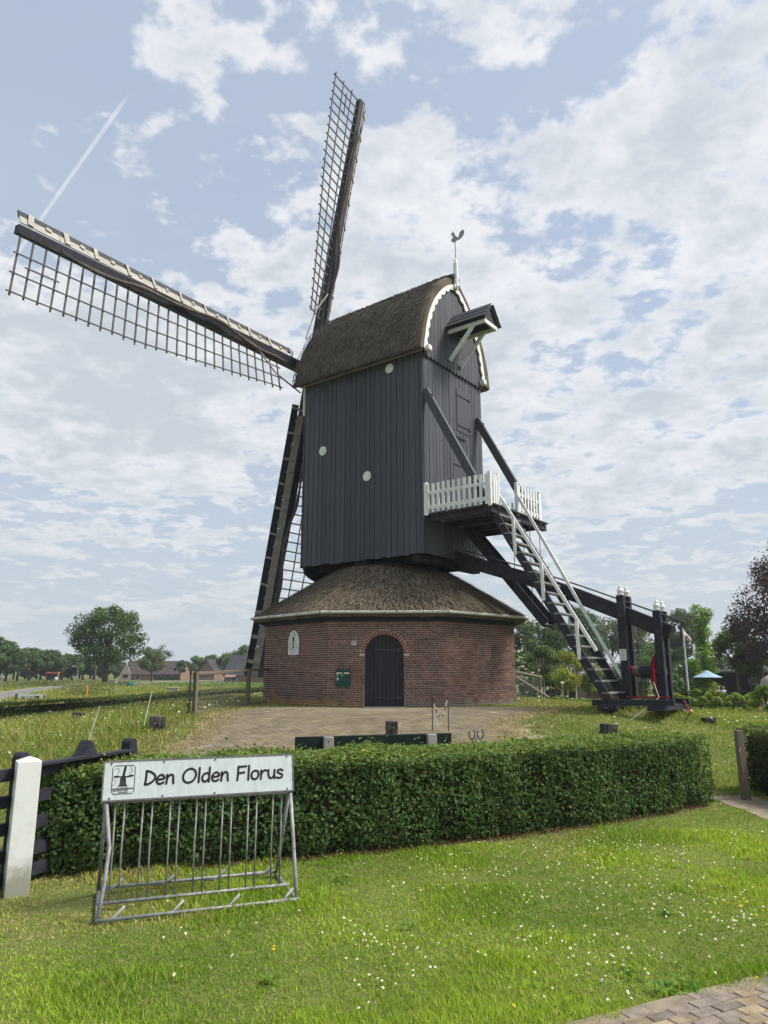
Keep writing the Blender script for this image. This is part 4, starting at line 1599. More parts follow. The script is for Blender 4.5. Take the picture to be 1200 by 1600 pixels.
def lay_pavers(pts, size, mats, parent, n_single, keyfn, lift=.006, jit=.006):
    pts = sorted(pts, key=keyfn)
    mes = [paver_mesh(size[0] - .010, size[1] - .009, .05, m, i) for i, m in enumerate(mats * 2)]
    for (x, y, a) in pts[:n_single]:
        inst('paving_brick', random.choice(mes), parent, (x, y, Hf(x, y) - .025 + lift + random.uniform(0, jit)), (random.uniform(-1, 1) * jit * 2.5, random.uniform(-1, 1) * jit * 2, a + random.uniform(-.03, .03)))
    rest = {m.name: [] for m in mats}
    for q in pts[n_single:]:
        rest[random.choice(mats).name].append(q)
    for m in {m.name: m for m in mats}.values():
        mb = MB()
        for (x, y, a) in rest[m.name]:
            mb.box((x, y, Hf(x, y) - .025 + lift + random.uniform(0, jit)), (size[0] - .013, size[1] - .012, 0.05), Matrix.Rotation(a + random.uniform(-.03, .03), 3, 'Z'))
        if mb.v:
            tag(mb.build('small_pavers', m, parent), kind='stuff')


M_APRON = mat('apron_moss', (0.265, 0.220, 0.145), 0.95, 0.26, 1.6, 0.7, 90)
M_APAVER = mat('apron_brick', (0.275, 0.228, 0.168), 0.93, 0.24, 3, 0.5, 60, rand=0.12)
M_APAVER2 = mat('apron_brick_mossy', (0.295, 0.245, 0.155), 0.93, 0.24, 3, 0.5, 60, rand=0.12)


def path_things():
    # pavement at the lower right corner: clinker bricks in running bond
    a, b = Vector((0.80, 3.84)), Vector((2.35, 4.57))
    d = (b - a).normalized()
    n = Vector((d.y, -d.x))
    base = strip('brick_pavement', [tuple(a - d * 2.5), tuple(b + d * 3.0)], [tuple(a - d * 2.5 + n * 2.2), tuple(b + d * 3.0 + n * 2.2)], M_SAND, 0.016, 20)
    pts = []
    ang = math.atan2(d.y, d.x)
    for row in range(27):
        for k in range(-16, 34):
            s = k * 0.152 + (0.076 if row % 2 else 0) + random.uniform(-.006, .006)
            t = row * 0.077 + 0.06 + .012 * math.sin(k * .9) + random.uniform(-.004, .004)
            if row == 0 and random.random() < .3:
                continue
            p = a + d * s + n * t
            if p.y > 2.2:
                pts.append((p.x, p.y, ang))
    lay_pavers(pts, (.152, .077), [M_PAVER, M_PAVER, M_PAVER2, M_PAVER], base, 300, lambda q: abs(q[0] - 1.9) + abs(q[1] - 3.9) * 1.2, lift=.020, jit=.004)
    # sandy path through the gap in the hedges on the right
    strip('sandy_path', [(4.05, 10.9), (4.32, 9.95), (4.40, 8.75), (4.7, 7.4)], [(4.6, 11.3), (4.95, 10.4), (5.0, 9.7), (5.25, 8.6), (5.7, 7.4)], M_SAND, 0.006, 30, jag=.12)
    # paved apron in front of the door, overgrown with dry moss
    pl = [(-4.9, 12.8), (-4.4, 15.0), (-4.2, 17.0), (-4.5, 19.6), (-3.8, 20.6)]
    pr_ = [(3.0, 12.2), (2.9, 14.5), (3.2, 17.6), (4.6, 19.6), (4.4, 20.6)]
    ap = strip('paved_apron', pl, pr_, M_APRON, 0.010, 60, jag=.42, w=16)
    ylist = [p[1] for p in pl]
    pts = []
    y, r = 12.9, 0
    while y < 20.7:
        xl = np.interp(y, ylist, [p[0] for p in pl]) + .1 * math.sin(y * 5)
        xr = np.interp(y, [p[1] for p in pr_], [p[0] for p in pr_]) + .1 * math.sin(y * 4)
        x = xl + (0.1 if r % 2 else 0)
        while x < xr:
            edge = min(x - xl, xr - x, y - 12.6)
            if math.hypot(x - OC.x, y - OC.y) > 4.5 and random.random() < .985 and edge > 1.1 * float(fbm(x * 1.1, y * 1.1, 35)) - .25:
                pts.append((x, y, 0.0))
            x += 0.205
        y += 0.101
        r += 1
    lay_pavers(pts, (.205, .101), [M_APAVER, M_APAVER2], ap, 300, lambda q: abs(q[0]) + abs(q[1] - 14.2) * 2, lift=.015, jit=.002)
    return pl, pr_


APL, APR = path_things()


def in_apron(x, y):
    xl = np.interp(y, [p[1] for p in APL], [p[0] for p in APL])
    xr = np.interp(y, [p[1] for p in APR], [p[0] for p in APR])
    return (y > APL[0][1]) & (y < 20.8) & (x > xl) & (x < xr)


# ------------------------------------------------------------------ hedges
HEDGE_FOOT = []


def hedge(name, label, line, depth, height, leaf, dens, base, cat='hedge', core=(0.02, 0.024, 0.012), bulge=0.07, lit_top=None, group=None, zoff=0.0, ground=True):
    """clipped hedge: 'line' is its front foot (near side), depth grows away to the left of the line's direction"""
    root = empty(name, (0, 0, 0), 0, label, cat, group)
    L = [Vector(p) for p in line]
    d = [0]
    for a, b in zip(L, L[1:]):
        d.append(d[-1] + (b - a).length)
    tot = d[-1]
    HEDGE_FOOT.append((line, depth))
    def at(s):
        s = min(max(s, 0), tot)
        i = max(j for j in range(len(d) - 1) if d[j] <= s + 1e-9)
        f = (s - d[i]) / (d[i + 1] - d[i])
        t = (L[i + 1] - L[i]).normalized()
        # smooth the normal
        return L[i].lerp(L[i + 1], f), t, Vector((-t.y, t.x))
    dd_, Lx, Ly = np.array(d), np.array([p.x for p in L]), np.array([p.y for p in L])
    tx_ = np.diff(Lx) / np.diff(dd_); ty_ = np.diff(Ly) / np.diff(dd_)
    def frame(sv):
        i = np.clip(np.searchsorted(dd_, sv, side='right') - 1, 0, len(dd_) - 2)
        return np.interp(sv, dd_, Lx), np.interp(sv, dd_, Ly), tx_[i], ty_[i]
    g = rng
    rough = lambda a_, b_, sd: (fbm(a_ * 2.3, b_ * 2.3, sd) - .5) * bulge * 2 + (fbm(a_ * 7, b_ * 7, sd + 4) - .5) * bulge
    PP, NN, KK = [], [], []
    def emit(sv, q, z, nt, nn_, nz, top):
        x, y, tx, ty = frame(sv)
        X, Y = x - ty * q, y + tx * q
        gz = H(X, Y)
        PP.append(np.stack([X, Y, gz + z], 1))
        NN.append(np.stack([tx * nt - ty * nn_, ty * nt + tx * nn_, 0 * X + nz], 1))
        KK.append(np.full(len(X), top))
    n1 = int(tot * height * dens)
    sv, z = g.uniform(0, tot, n1), g.uniform(.02, height, n1)
    emit(sv, rough(sv, z, 3) + np.abs(g.normal(0, .035, n1)) + np.maximum(0, .06 * (1 - z / height / .3)), z, 0, -1, .15, 0)
    n2 = int(n1 * .35)
    sv, z = g.uniform(0, tot, n2), g.uniform(.05, height, n2)
    emit(sv, depth + rough(sv, z, 7), z, 0, 1, .15, 0)
    n3 = int(tot * depth * dens * 1.1)
    sv, q = g.uniform(0, tot, n3), g.uniform(0, depth, n3)
    e = np.minimum(q, depth - q)
    emit(sv, q, height + rough(sv, q, 9) * .7 - .07 * np.exp(-e / .07) + np.abs(g.normal(0, .018, n3)) * np.where(g.uniform(0, 1, n3) < .04, 3, 1), 0, 0, 1, 1)
    for s0, sg in ((0.0, -1), (tot, 1)):
        n4 = int(depth * height * dens)
        q, z = g.uniform(0, depth, n4), g.uniform(.03, height, n4)
        x, y, tx, ty = frame(np.full(n4, min(max(s0, 1e-4), tot - 1e-4)))
        k = rough(q + 5, z, 12) + np.abs(g.normal(0, .03, n4)) - .05
        X, Y = x - ty * q + tx * sg * k, y + tx * q + ty * sg * k
        PP.append(np.stack([X, Y, H(X, Y) + z], 1))
        NN.append(np.stack([tx * sg, ty * sg, 0 * X + .15], 1))
        KK.append(np.zeros(n4))
    P, Nn, K = np.concatenate(PP), np.concatenate(NN), np.concatenate(KK)
    gap = fbm(P[:, 0] * 3.1 + P[:, 1] * 1.7, P[:, 2] * 3.4 + P[:, 1] * .6, 17)
    keep = g.uniform(0, 1, len(P)) < np.where(K == 1, 1.0, .42 + .9 * sstep(gap, .28, .55))
    P, Nn, K = P[keep], Nn[keep], K[keep]
    lsz = leaf * (0.8 + .5 * fbm(P[:, 0] * 1.3, P[:, 2] * 2, 19))
    V, Fc = leaf_arrays(P, Nn, lsz)
    c = leaf_cols(len(P), base, .42, .16)
    pat = fbm(P[:, 0] * 1.1 + P[:, 1], P[:, 2] * 1.5, 23)
    c *= np.repeat(.78 + .5 * pat, 4)[:, None]
    br = np.repeat(g.uniform(0, 1, len(P)) < .008 + .03 * (pat > .66), 4)
    c[br] = (.16, .085, .04)
    if lit_top is not None:  # top leaves lighter than the sides: light from above put into their colour
        ct = leaf_cols(len(P), lit_top, .30, .14)
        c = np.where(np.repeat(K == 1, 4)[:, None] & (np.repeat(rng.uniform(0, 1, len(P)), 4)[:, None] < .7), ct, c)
    tag(npmesh('leaves', V, Fc, M_LEAF, root, c), kind='stuff')
    # a few long shoots above the clipped top
    ns_ = int(tot * 9)
    sv = g.uniform(0, tot, ns_); q = g.uniform(.05, depth - .05, ns_)
    x, y, tx, ty = frame(sv)
    X, Y = x - ty * q, y + tx * q
    sp, sn = [], []
    for j in range(5):
        sp.append(np.stack([X + g.normal(0, .012, ns_), Y + g.normal(0, .012, ns_), H(X, Y) + height + .015 * j * g.uniform(.5, 1.6, ns_)], 1))
        sn.append(g.normal(0, 1, (ns_, 3)) + np.array([[0, 0, .6]]))
    sp, sn = np.concatenate(sp), np.concatenate(sn)
    V, Fc = leaf_arrays(sp, sn, leaf * .8)
    tag(npmesh('shoots', V, Fc, M_LEAF, root, leaf_cols(len(sp), lit_top or base, .3, .14)), kind='stuff')
    # twiggy inside
    mb = MB()
    ns = max(2, int(tot / .4))
    ins = min(.10, depth * .25)
    for i in range(ns + 1):
        s = ins + (tot - 2 * ins) * i / ns
        p, t, n = at(s)
        for q, z in ((ins + .05, -.02), (depth - ins, -.02), (depth - ins, height - ins), (ins, height - ins)):
            x, y = p.x + n.x * q, p.y + n.y * q
            mb.v.append((x, y, (Hf(x, y) if ground else zoff) + z))
    for i in range(ns):
        for k in range(4):
            k2 = (k + 1) % 4
            mb.f.append((i * 4 + k, i * 4 + k2, (i + 1) * 4 + k2, (i + 1) * 4 + k))
    mb.f += [(0, 1, 2, 3), tuple(ns * 4 + k for k in (3, 2, 1, 0))]
    mb.build('twigs', mat('hedge_twigs', core, .95, .4, 14), root)
    return root


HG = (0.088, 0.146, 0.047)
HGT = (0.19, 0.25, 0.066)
hedge('hedge', 'long clipped dark green hedge behind the white sign', [(-2.92, 6.33), (-1.62, 6.62), (0.0, 7.20), (1.1, 7.72), (2.05, 8.22), (3.2, 8.95), (4.18, 9.66)], 1.05, 0.83, 0.038, 3300, HG, lit_top=HGT)
hedge('hedge', 'short hedge piece behind the weathered post at the right edge', [(5.16, 11.0), (5.10, 10.4), (5.16, 9.7), (5.5, 8.6)], 1.3, 0.84, 0.042, 2200, (0.066, 0.088, 0.036), lit_top=(0.14, 0.175, 0.055))

# ------------------------------------------------------------------ grass
def grass(name, r0, r1, th, dens, hfun, cfun, reject, wk=0.00075, kind='stuff', lean=0.5, seed=3):
    g = np.random.default_rng(seed)
    n = int(dens * math.log(r1 / r0) * 2 * th)
    r = r0 * np.exp(g.uniform(0, math.log(r1 / r0), n))
    t = g.uniform(-th, th, n)
    x, y = r * np.sin(t), r * np.cos(t)
    keep = ~reject(x, y)
    x, y, r = x[keep], y[keep], r[keep]
    n = len(x)
    z = H(x, y)
    h = hfun(x, y, g) * g.uniform(0.55, 1.25, n)
    w = np.maximum(0.0022, wk * r) * g.uniform(.7, 1.3, n)
    a = g.uniform(0, 2 * np.pi, n)
    dx, dy = np.cos(a), np.sin(a)
    la = a + g.normal(0, 1.2, n)
    lx, ly = np.cos(la) * h * lean * g.uniform(.2, 1.2, n), np.sin(la) * h * lean * g.uniform(.2, 1.2, n)
    b = np.stack([x, y, z - .004], 1)
    side = np.stack([-dy * w, dx * w, 0 * w], 1)
    midp = b + np.stack([lx * .35, ly * .35, h * .6], 1)
    tip = b + np.stack([lx, ly, h], 1)
    V = np.stack([b - side, b + side, midp + side * .75, midp - side * .75, tip], 1).reshape(-1, 3)
    i = np.arange(n)[:, None] * 5
    Fc = np.concatenate([i + np.array([[0, 1, 2]]), i + np.array([[0, 2, 3]]), i + np.array([[3, 2, 4]])], 0)
    c = np.repeat(np.clip(cfun(x, y, g), .003, 1), 5, 0)
    o = npmesh(name, V, Fc, M_GRASS, None, c)
    return o


def pave_rej(x, y):
    a = np.array([0.80, 3.84]); d = np.array([0.9047, 0.4261])
    n = np.array([d[1], -d[0]])
    s = (x - a[0]) * n[0] + (y - a[1]) * n[1]
    u = (x - a[0]) * d[0] + (y - a[1]) * d[1]
    return (s > 0.04 + .03 * np.sin(u * 9) + .03 * np.sin(u * 23)) & (rng.uniform(0, 1, len(x)) > .012 + .10 * (vnoise(x * 3, y * 3, 66) > .72) + .35 * np.exp(-np.abs(s) / .05))


def path_rej(x, y):
    xl = np.interp(y, [7.4, 8.75, 9.95, 10.9], [4.7, 4.40, 4.32, 4.05]) + .06 * np.sin(y * 9)
    xr = np.interp(y, [7.4, 8.6, 9.7, 10.4, 11.3], [5.7, 5.25, 5.0, 4.95, 4.6])
    return (y > 7.2) & (y < 10.9) & (x > xl) & (x < xr) & (rng.uniform(0, 1, len(x)) > .04)


def hedge_rej(x, y):
    out = np.zeros(len(x), bool)
    yf = np.interp(x, [-2.92, -1.62, 0, 1.1, 2.05, 3.2, 4.05], [6.33, 6.62, 7.2, 7.72, 8.22, 8.95, 9.58])
    out |= (x > -2.9) & (x < 3.9) & (y > yf + .16) & (y < yf + 1.0)
    return out


def bare(x, y):
    """worn, sandy spots: along the foot of the hedge, by the white post and under the sign rack"""
    yf = np.interp(x, [-2.92, -1.62, 0, 1.1, 2.05, 3.2, 4.05], [6.33, 6.62, 7.2, 7.72, 8.22, 8.95, 9.58])
    k = np.exp(-((y - yf - .06) / .12) ** 2) * sstep(fbm(x * 1.6, y * 1.6, 44), .35, .6)
    k = k + np.exp(-(((x + 2.35) / .35) ** 2 + ((y - 5.75) / .35) ** 2))
    k = k + .6 * np.exp(-(((x + 2.6) / .7) ** 2 + ((y - 5.0) / .35) ** 2)) * sstep(fbm(x * 2, y * 2, 41), .4, .6)
    k = k + .5 * np.exp(-(((x + .4) / .45) ** 2 + ((y - 6.0) / .4) ** 2)) * sstep(fbm(x * 2, y * 2, 42), .4, .6)
    return np.clip(k, 0, 1)


def lawn_h(x, y, g):
    k = fbm(x * 1.4, y * 1.4, 51)
    return (0.020 + 0.048 * sstep(k, .40, .85)) * (1 - .6 * bare(x, y))


def lawn_c(x, y, g):
    n = len(x)
    k = sstep(fbm(x * .9, y * .9, 61), .32, .68)[:, None]
    dry = sstep(fbm(x * .7 + 3, y * .7, 63, 4) + .20 * sstep(-x, .2, 2.2) * sstep(y, 4.6, 5.4) + bare(x, y) * .5, .52, .80)[:, None]
    a, b, s = np.array([[.205, .325, .033]]), np.array([[.345, .465, .054]]), np.array([[.47, .40, .18]])
    c = a * (1 - k) + b * k
    dr = g.uniform(0, 1, n)[:, None] < (.08 + .60 * dry)
    c = np.where(dr, s * g.uniform(.6, 1.2, n)[:, None], c)
    return c * g.uniform(.62, 1.3, n)[:, None]


lawn_rej = lambda x, y: pave_rej(x, y) | path_rej(x, y) | hedge_rej(x, y) | (rng.uniform(0, 1, len(x)) < bare(x, y) * .40) | ((y > 11.0 + .1 * x) & (x > -4)) | (x < -3.2) & (y > 6.3)
tag(grass('lawn_grass', 3.3, 13.0, .70, 185000, lawn_h, lawn_c, lawn_rej, .00060, lean=.95), 'short green lawn grass in front of the hedge', 'grass', kind='stuff')


def mead_rej(x, y):
    rr = np.hypot(x - OC.x, y - OC.y)
    xn = np.interp(y, [p[1] for p in road_near], [p[0] for p in road_near])
    xf = np.interp(y, [p[1] for p in road_far], [p[0] for p in road_far])
    road = (x < xn + .2) & (x > xf - .8)
    inner = (y < 11.0 + .1 * x) & (x > -4) & ~((x > 3.9) & (y > 10.3)) | (x <= -3.2) & (y < 6.3) & (x > -4)
    yf = np.interp(x, [-2.92, -1.62, 0, 1.1, 2.05, 3.2, 4.05], [6.33, 6.62, 7.2, 7.72, 8.22, 8.95, 9.58])
    behind = (y > yf + 1.0) & (x > -2.9) & (x < 4.2)
    inner = inner & ~behind
    xl_ = np.interp(y, [p[1] for p in APL], [p[0] for p in APL]); xr_ = np.interp(y, [p[1] for p in APR], [p[0] for p in APR])
    edge = np.minimum(np.minimum(x - xl_, xr_ - x), y - 12.6)
    ap = in_apron(x, y) & (rng.uniform(0, 1, len(x)) > .42 + .55 * sstep(fbm(x * .7, y * .7, 31), .40, .62) + .9 * (1 - sstep(edge, .1, 1.2)))
    return (rr < 4.2) | road | inner | ap | hedge_rej(x, y)


def mead_h(x, y, g):
    left = sstep(-x, 4.2, 6.0)
    far = sstep(y, 27, 34)
    hump = np.exp(-(((x - TAILX) ** 2 + (y - TAILY) ** 2) / 1.6))
    xl_ = np.interp(y, [p[1] for p in APL], [p[0] for p in APL]); xr_ = np.interp(y, [p[1] for p in APR], [p[0] for p in APR])
    edge = np.minimum(np.minimum(x - xl_, xr_ - x), y - 12.6)
    return np.where(in_apron(x, y), .018 + .05 * (1 - sstep(edge, .2, 1.1)), .03 + .045 * fbm(x, y, 71) + .17 * left + .12 * far + .14 * hump)


def mead_c(x, y, g):
    n = len(x)
    k = sstep(fbm(x * .5, y * .5, 81), .3, .7)[:, None]
    left = sstep(-x, 3.5, 6.5)[:, None]
    ap = in_apron(x, y)[:, None]
    r = np.hypot(x - OC.x, y - OC.y)[:, None]
    a, b, s = np.array([[.185, .262, .044]]), np.array([[.290, .340, .070]]), np.array([[.40, .34, .165]])
    c = a * (1 - k) + b * k
    pd = .13 + .19 * left + .25 * (1 - sstep(r, 5.5, 9)) + .22 * sstep(fbm(x * .6, y * .6, 83), .45, .7)[:, None]
    xl_ = np.interp(y, [p[1] for p in APL], [p[0] for p in APL]); xr_ = np.interp(y, [p[1] for p in APR], [p[0] for p in APR])
    edge = np.minimum(np.minimum(x - xl_, xr_ - x), y - 12.6)
    pd = np.where(ap, .88, pd) - 0 * r
    near_e = ((np.abs(edge) < .8) & ~ap[:, 0])[:, None]
    pd = np.where(near_e, .6, pd)
    dr = g.uniform(0, 1, n)[:, None] < pd
    c = np.where(dr, s * g.uniform(.6, 1.2, n)[:, None], c)
    return c * g.uniform(.65, 1.25, n)[:, None]


tag(grass('meadow_grass', 7.0, 75.0, .70, 125000, mead_h, mead_c, mead_rej, .00060, seed=5, lean=.75), 'taller meadow grass around the mill mound', 'grass', kind='stuff')


def litter():
    g = np.random.default_rng(77)
    n = 5200
    x = g.uniform(-2.9, 4.1, n)
    yf = np.interp(x, [-2.92, -1.62, 0, 1.1, 2.05, 3.2, 4.05], [6.33, 6.62, 7.2, 7.72, 8.22, 8.95, 9.58])
    y = yf + .12 + g.normal(0, .10, n)
    P = np.stack([x, y, H(x, y) + g.uniform(.004, .03, n)], 1)
    V, Fc = leaf_arrays(P, np.tile([[0, 0, 1.0]], (n, 1)), .03)
    tag(npmesh('leaf_litter', V, Fc, M_LEAF, None, leaf_cols(n, (.13, .085, .05), .4)), 'dry brown leaf litter along the foot of the hedge', 'leaves', kind='stuff')


litter()


def lawn_weeds():
    g = np.random.default_rng(8)
    P, S = [], []
    spots = [(535, 1380, 1.0), (1050, 1430, .8), (990, 1530, .8), (640, 1455, .6), (420, 1540, .6), (1065, 1548, 1.2), (1040, 1556, 1.0)]
    for px, py, k in spots:
        c0 = on_ground(px, py)
        for a in g.uniform(0, 2 * np.pi, int(16 * k)):
            r_ = g.uniform(.02, .09) * k
            P.append((c0.x + math.cos(a) * r_, c0.y + math.sin(a) * r_, c0.z + .015 + .03 * g.uniform(0, 1)))
    for _ in range(2600):                     # clover
        x, y = g.uniform(-3, 5), g.uniform(3.6, 8.5)
        if vnoise(x * 1.2, y * 1.2, 55) > .62:
            P.append((x, y, .012 + g.uniform(0, .03)))
            S.append(len(P) - 1)
    P = np.array(P)
    rej = lawn_rej(P[:, 0], P[:, 1])
    sz = np.full(len(P), .055); sz[S] = .022
    P, sz = P[~rej], sz[~rej]
    V, Fc = leaf_arrays(P, np.tile([[0, -.2, 1.0]], (len(P), 1)), sz, .5)
    tag(npmesh('lawn_weeds', V, Fc, M_LEAF, None, leaf_cols(len(P), (.15, .27, .045), .3)), 'broad-leaved weeds and clover in the lawn', 'weeds', kind='stuff')


lawn_weeds()


def flowers(name, label, pts, size, base, stem=.07):
    g = np.random.default_rng(len(pts))
    P = np.array([(x, y, Hf(x, y) + stem * g.uniform(.6, 1.2)) for x, y in pts])
    n = len(P)
    dist = np.hypot(P[:, 0], P[:, 1])
    V, Fc = [], []
    k = 7
    s = size * np.maximum(1, dist / 9) * g.uniform(.7, 1.2, n)
    tl = g.normal(0, .35, (n, 2))
    for j in range(k):
        a = 2 * math.pi * j / k
        ox, oy = np.cos(a) * s, np.sin(a) * s
        V.append(np.stack([P[:, 0] + ox, P[:, 1] + oy, P[:, 2] + ox * tl[:, 0] + oy * tl[:, 1]], 1))
    V.append(P + np.array([[0, 0, 0.006]]))
    V = np.stack(V, 1).reshape(-1, 3)
    i = np.arange(n)[:, None] * (k + 1)
    Fc = np.concatenate([i + np.array([[j, (j + 1) % k, k]]) for j in range(k)], 0)
    c = np.tile(np.array([base]), (n * (k + 1), 1))
    if base[0] > .6 and base[2] > .5:
        c[k::k + 1] = (.75, .62, .2)
    tag(npmesh(name, V, Fc, M_PETAL, None, c), label, 'flowers', kind='stuff')


def daisies():
    pts = []
    # clusters where the photograph has them (lawn) ...
    cl = [(600, 1480, 26, .16), (540, 1465, 16, .25), (640, 1520, 9, .14), (600, 1560, 8, .14), (870, 1340, 40, .45), (940, 1365, 46, .5), (985, 1325, 34, .25), (700, 1370, 18, .3),
          (1060, 1430, 46, .35), (1150, 1440, 46, .35), (1010, 1490, 10, .2), (830, 1475, 18, .25), (880, 1500, 14, .3), (950, 1505, 10, .15), (1110, 1350, 20, .35), (820, 1390, 20, .3),
          (720, 1350, 14, .3), (1170, 1318, 18, .3), (530, 1340, 2, .05), (700, 1420, 12, .5), (900, 1420, 26, .6), (330, 1520, 4, .1), (270, 1470, 3, .08), (960, 1540, 9, .2), (240, 1435, 6, .15)]
    for px, py, n, sp in cl:
        c = on_ground(px, py)
        for _ in range(n):
            pts.append((c.x + random.gauss(0, sp), c.y + random.gauss(0, sp * .9)))
    pts = [p for p in pts if not pave_rej(np.array([p[0]]), np.array([p[1]]))[0] and not hedge_rej(np.array([p[0]]), np.array([p[1]]))[0]]
    flowers('daisies', 'small white daisies scattered over the lawn', pts, .0080, (.78, .78, .76), .05)
    bt = []
    for px, py, n, sp in ((1150, 1430, 9, .2), (1190, 1440, 5, .15), (1120, 1385, 3, .15), (475, 1498, 2, .1), (510, 1494, 1, .05), (1175, 1550, 1, .05), (810, 1588, 1, .02)):
        c = on_ground(px, py)
        for _ in range(n):
            bt.append((c.x + random.gauss(0, sp), c.y + random.gauss(0, sp)))
    flowers('buttercups', 'yellow buttercups in the lawn at the right', bt, .009, (.75, .48, .01), .07)
    # ... and clover heads in the left meadow
    ml = []
    for _ in range(1500):
        x, y = random.uniform(-16, -3.4), random.uniform(12, 34)
        if not in_apron(np.array([x]), np.array([y]))[0] and fbm(x * .6, y * .6, 91) > .42:
            ml.append((x, y))
    for _ in range(240):
        ml.append((random.uniform(3, 12), random.uniform(11, 24)))
    flowers('clover_flowers', 'pale clover heads in the meadow left of the mill', ml, .011, (.62, .62, .48), .2)


daisies()

# ------------------------------------------------------------------ sign rack, white post, black gate
def tube_rail(mb, a, b, r=.021):
    return mb.tube([a, b], r, 10)


def rack():
    A = Vector((-1.91, 5.27, 0)); w = Vector((1.27, .475, 0)).normalized(); WID = 1.36
    dp = Vector((-w.y, w.x, 0)); DEP = .72
    root = empty('sign_rack', A, math.atan2(w.y, w.x), 'white sign reading Den Olden Florus on a grey steel bicycle rack', 'sign')
    zb, zt = .725, .995
    ay = .30                            # depth of the apex
    ys, ye = ay, ay + .06               # sign leans back a little
    for s, nm in ((0.0, 'side_frame'), (WID, 'side_frame')):
        m = MB()
        m.tube([(s, 0, .02), (s + (.03 if s < .5 else 0), .10, .25), (s + (.045 if s < .5 else 0), .17, .44), (s, ay, zb + .02)], .0145, 10)
        m.tube([(s, DEP, .02), (s, ay + .02, zb + .02)], .0135, 10)
        m.tube([(s, ay, zb), (s, ye, zt)], .02, 10)
        m.tube([(s, -.02, .022), (s, DEP, .022)], .016, 10)
        m.build(nm, M_GALV, root, smooth=True)
    for y, z in ((-.015, .03), (ay, .05), (DEP, .045)):
        MB().tube([(-.01, y, z), (WID + .01, y, z)], .012, 10).build('rail', M_GALV, root, smooth=True)
    MB().tube([(0, ay, zb), (WID, ay, zb)], .016, 8).build('rail', M_GALV, root, smooth=True)
    k = 7
    for i in range(k):
        c = .10 + (WID - .20) * i / (k - 1)
        for o in (-.033, .033):
            x = c + o
            MB().tube([(x, ay, .05), (x + random.uniform(-.004, .004), ay + .004, .4), (x, ay, zb)], .0064, 8).build('bar', M_GALV, root, smooth=True)
    for i in range(4):
        x = .10 + i * (WID - .2) / 3
        for y, sg in ((-.015, 1), (DEP, -1)):
            MB().tube([(x - .09, y, .03), (x, y + .005 * sg, .035), (x + .07, y + .02 * sg, .10)], .010, 8).build('wheel_hook', M_GALV, root, smooth=True)
    # board
    lean = math.atan2(ye - ys, zt - zb)
    bw, bh = WID + .05, .272
    o = Vector((-.03, ys - .028, zb + .01))
    tx, tz = Vector((1, 0, 0)), Vector((0, math.sin(lean), math.cos(lean)))
    tn = tx.cross(tz)                    # towards the viewer
    if tn.y > 0: tn = -tn
    to3 = lambda x, y, d: o + tx * x + tz * y + tn * d
    b = MB().extr([to3(0, 0, 0), to3(bw, 0, 0), to3(bw, bh, 0), to3(0, bh, 0)], -tn * .012).build('sign_board', M_SIGN, root)
    fr = MB()
    for p, q in (((0, 0), (bw, 0)), ((bw, 0), (bw, bh)), ((bw, bh), (0, bh)), ((0, bh), (0, 0))):
        fr.beam(to3(*p, -.004), to3(*q, -.004), .011, .014, up=tn)
    fr.build('sign_frame', mat('sign_edge', (.13, .135, .135), .6, .3, 30), b)
    sc = MB()
    for x in (.05, .42, .80, 1.36):
        for y in (.016, bh - .016):
            c = to3(x, y, .003)
            sc.add([to3(x + .007 * math.cos(a), y + .007 * math.sin(a), .004) for a in (math.pi * j / 4 for j in range(8))], [tuple(range(8))])
    sc.build('screws', M_IRON, b)
    x0 = .285
    # total advance scaled so that the words end near the right edge
    adv = sum(GLYPH[c][0] + .02 for c in 'Den Olden Florus')
    h = .128
    xs = (1.335 - x0) / (adv * h)
    xx = x0
    for ch in 'Den Olden Florus':
        t = MB()
        x2 = write(t, ch, xx, .098, h, to3, .0025, .122, .06, .02, xs)
        if t.v:
            t.build('letter', M_BLACK, b)
        xx = x2
    # emblem: framed line drawing of a post mill
    e = MB()
    lx, ly, lw, lh = .062, .045, .155, .195
    rr = .014
    box = [(lx + rr, ly), (lx + lw - rr, ly), (lx + lw, ly + rr), (lx + lw, ly + lh - rr), (lx + lw - rr, ly + lh), (lx + rr, ly + lh), (lx, ly + lh - rr), (lx, ly + rr), (lx + rr, ly)]
    S = lambda pl, w_, sm=True: stroke(e, smooth2(pl) if sm else [Vector(p) for p in pl], w_, to3, .0022)
    S(box, .0042, False)
    S([(lx, ly + .033), (lx + lw, ly + .033)], .0038, False)
    cx, cy = lx + .075, ly + .118
    S([(cx, cy), (cx + .012, cy + .066)], .017, False)
    S([(cx, cy), (cx - .06, cy + .002)], .006, False)
    S([(cx - .06, cy + .002), (cx - .035, cy + .001)], .012, False)
    S([(cx, cy), (cx + .066, cy + .002)], .006, False)
    S([(cx + .03, cy), (cx + .066, cy + .005)], .012, False)
    for k2 in range(-2, 3):
        S([(cx + k2 * .0075, cy - .002), (cx + k2 * .0095, cy - .058)], .0065, False)
    S([(cx - .026, cy - .061), (cx + .028, cy - .061)], .008, False)
    for xx, x2 in ((-.02, -.036), (.02, .028), (-.008, -.008), (.008, .008)):
        S([(cx + xx, cy - .062), (cx + x2, cy - .078)], .004, False)
    S([(lx + .008, cy - .08), (lx + lw - .01, cy - .08)], .0022, False)
    S([(lx + .01, ly + .16), (lx + .03, ly + .178), (lx + .045, ly + .165), (lx + .035, ly + .13)], .0022)
    S([(lx + .004, ly + .105), (lx + .025, ly + .09), (lx + .02, ly + .07), (lx + .004, ly + .06)], .0022)
    S([(lx + .125, ly + .19), (lx + .13, ly + .165), (lx + .14, ly + .155), (lx + .12, ly + .14), (lx + .128, ly + .125)], .0022)
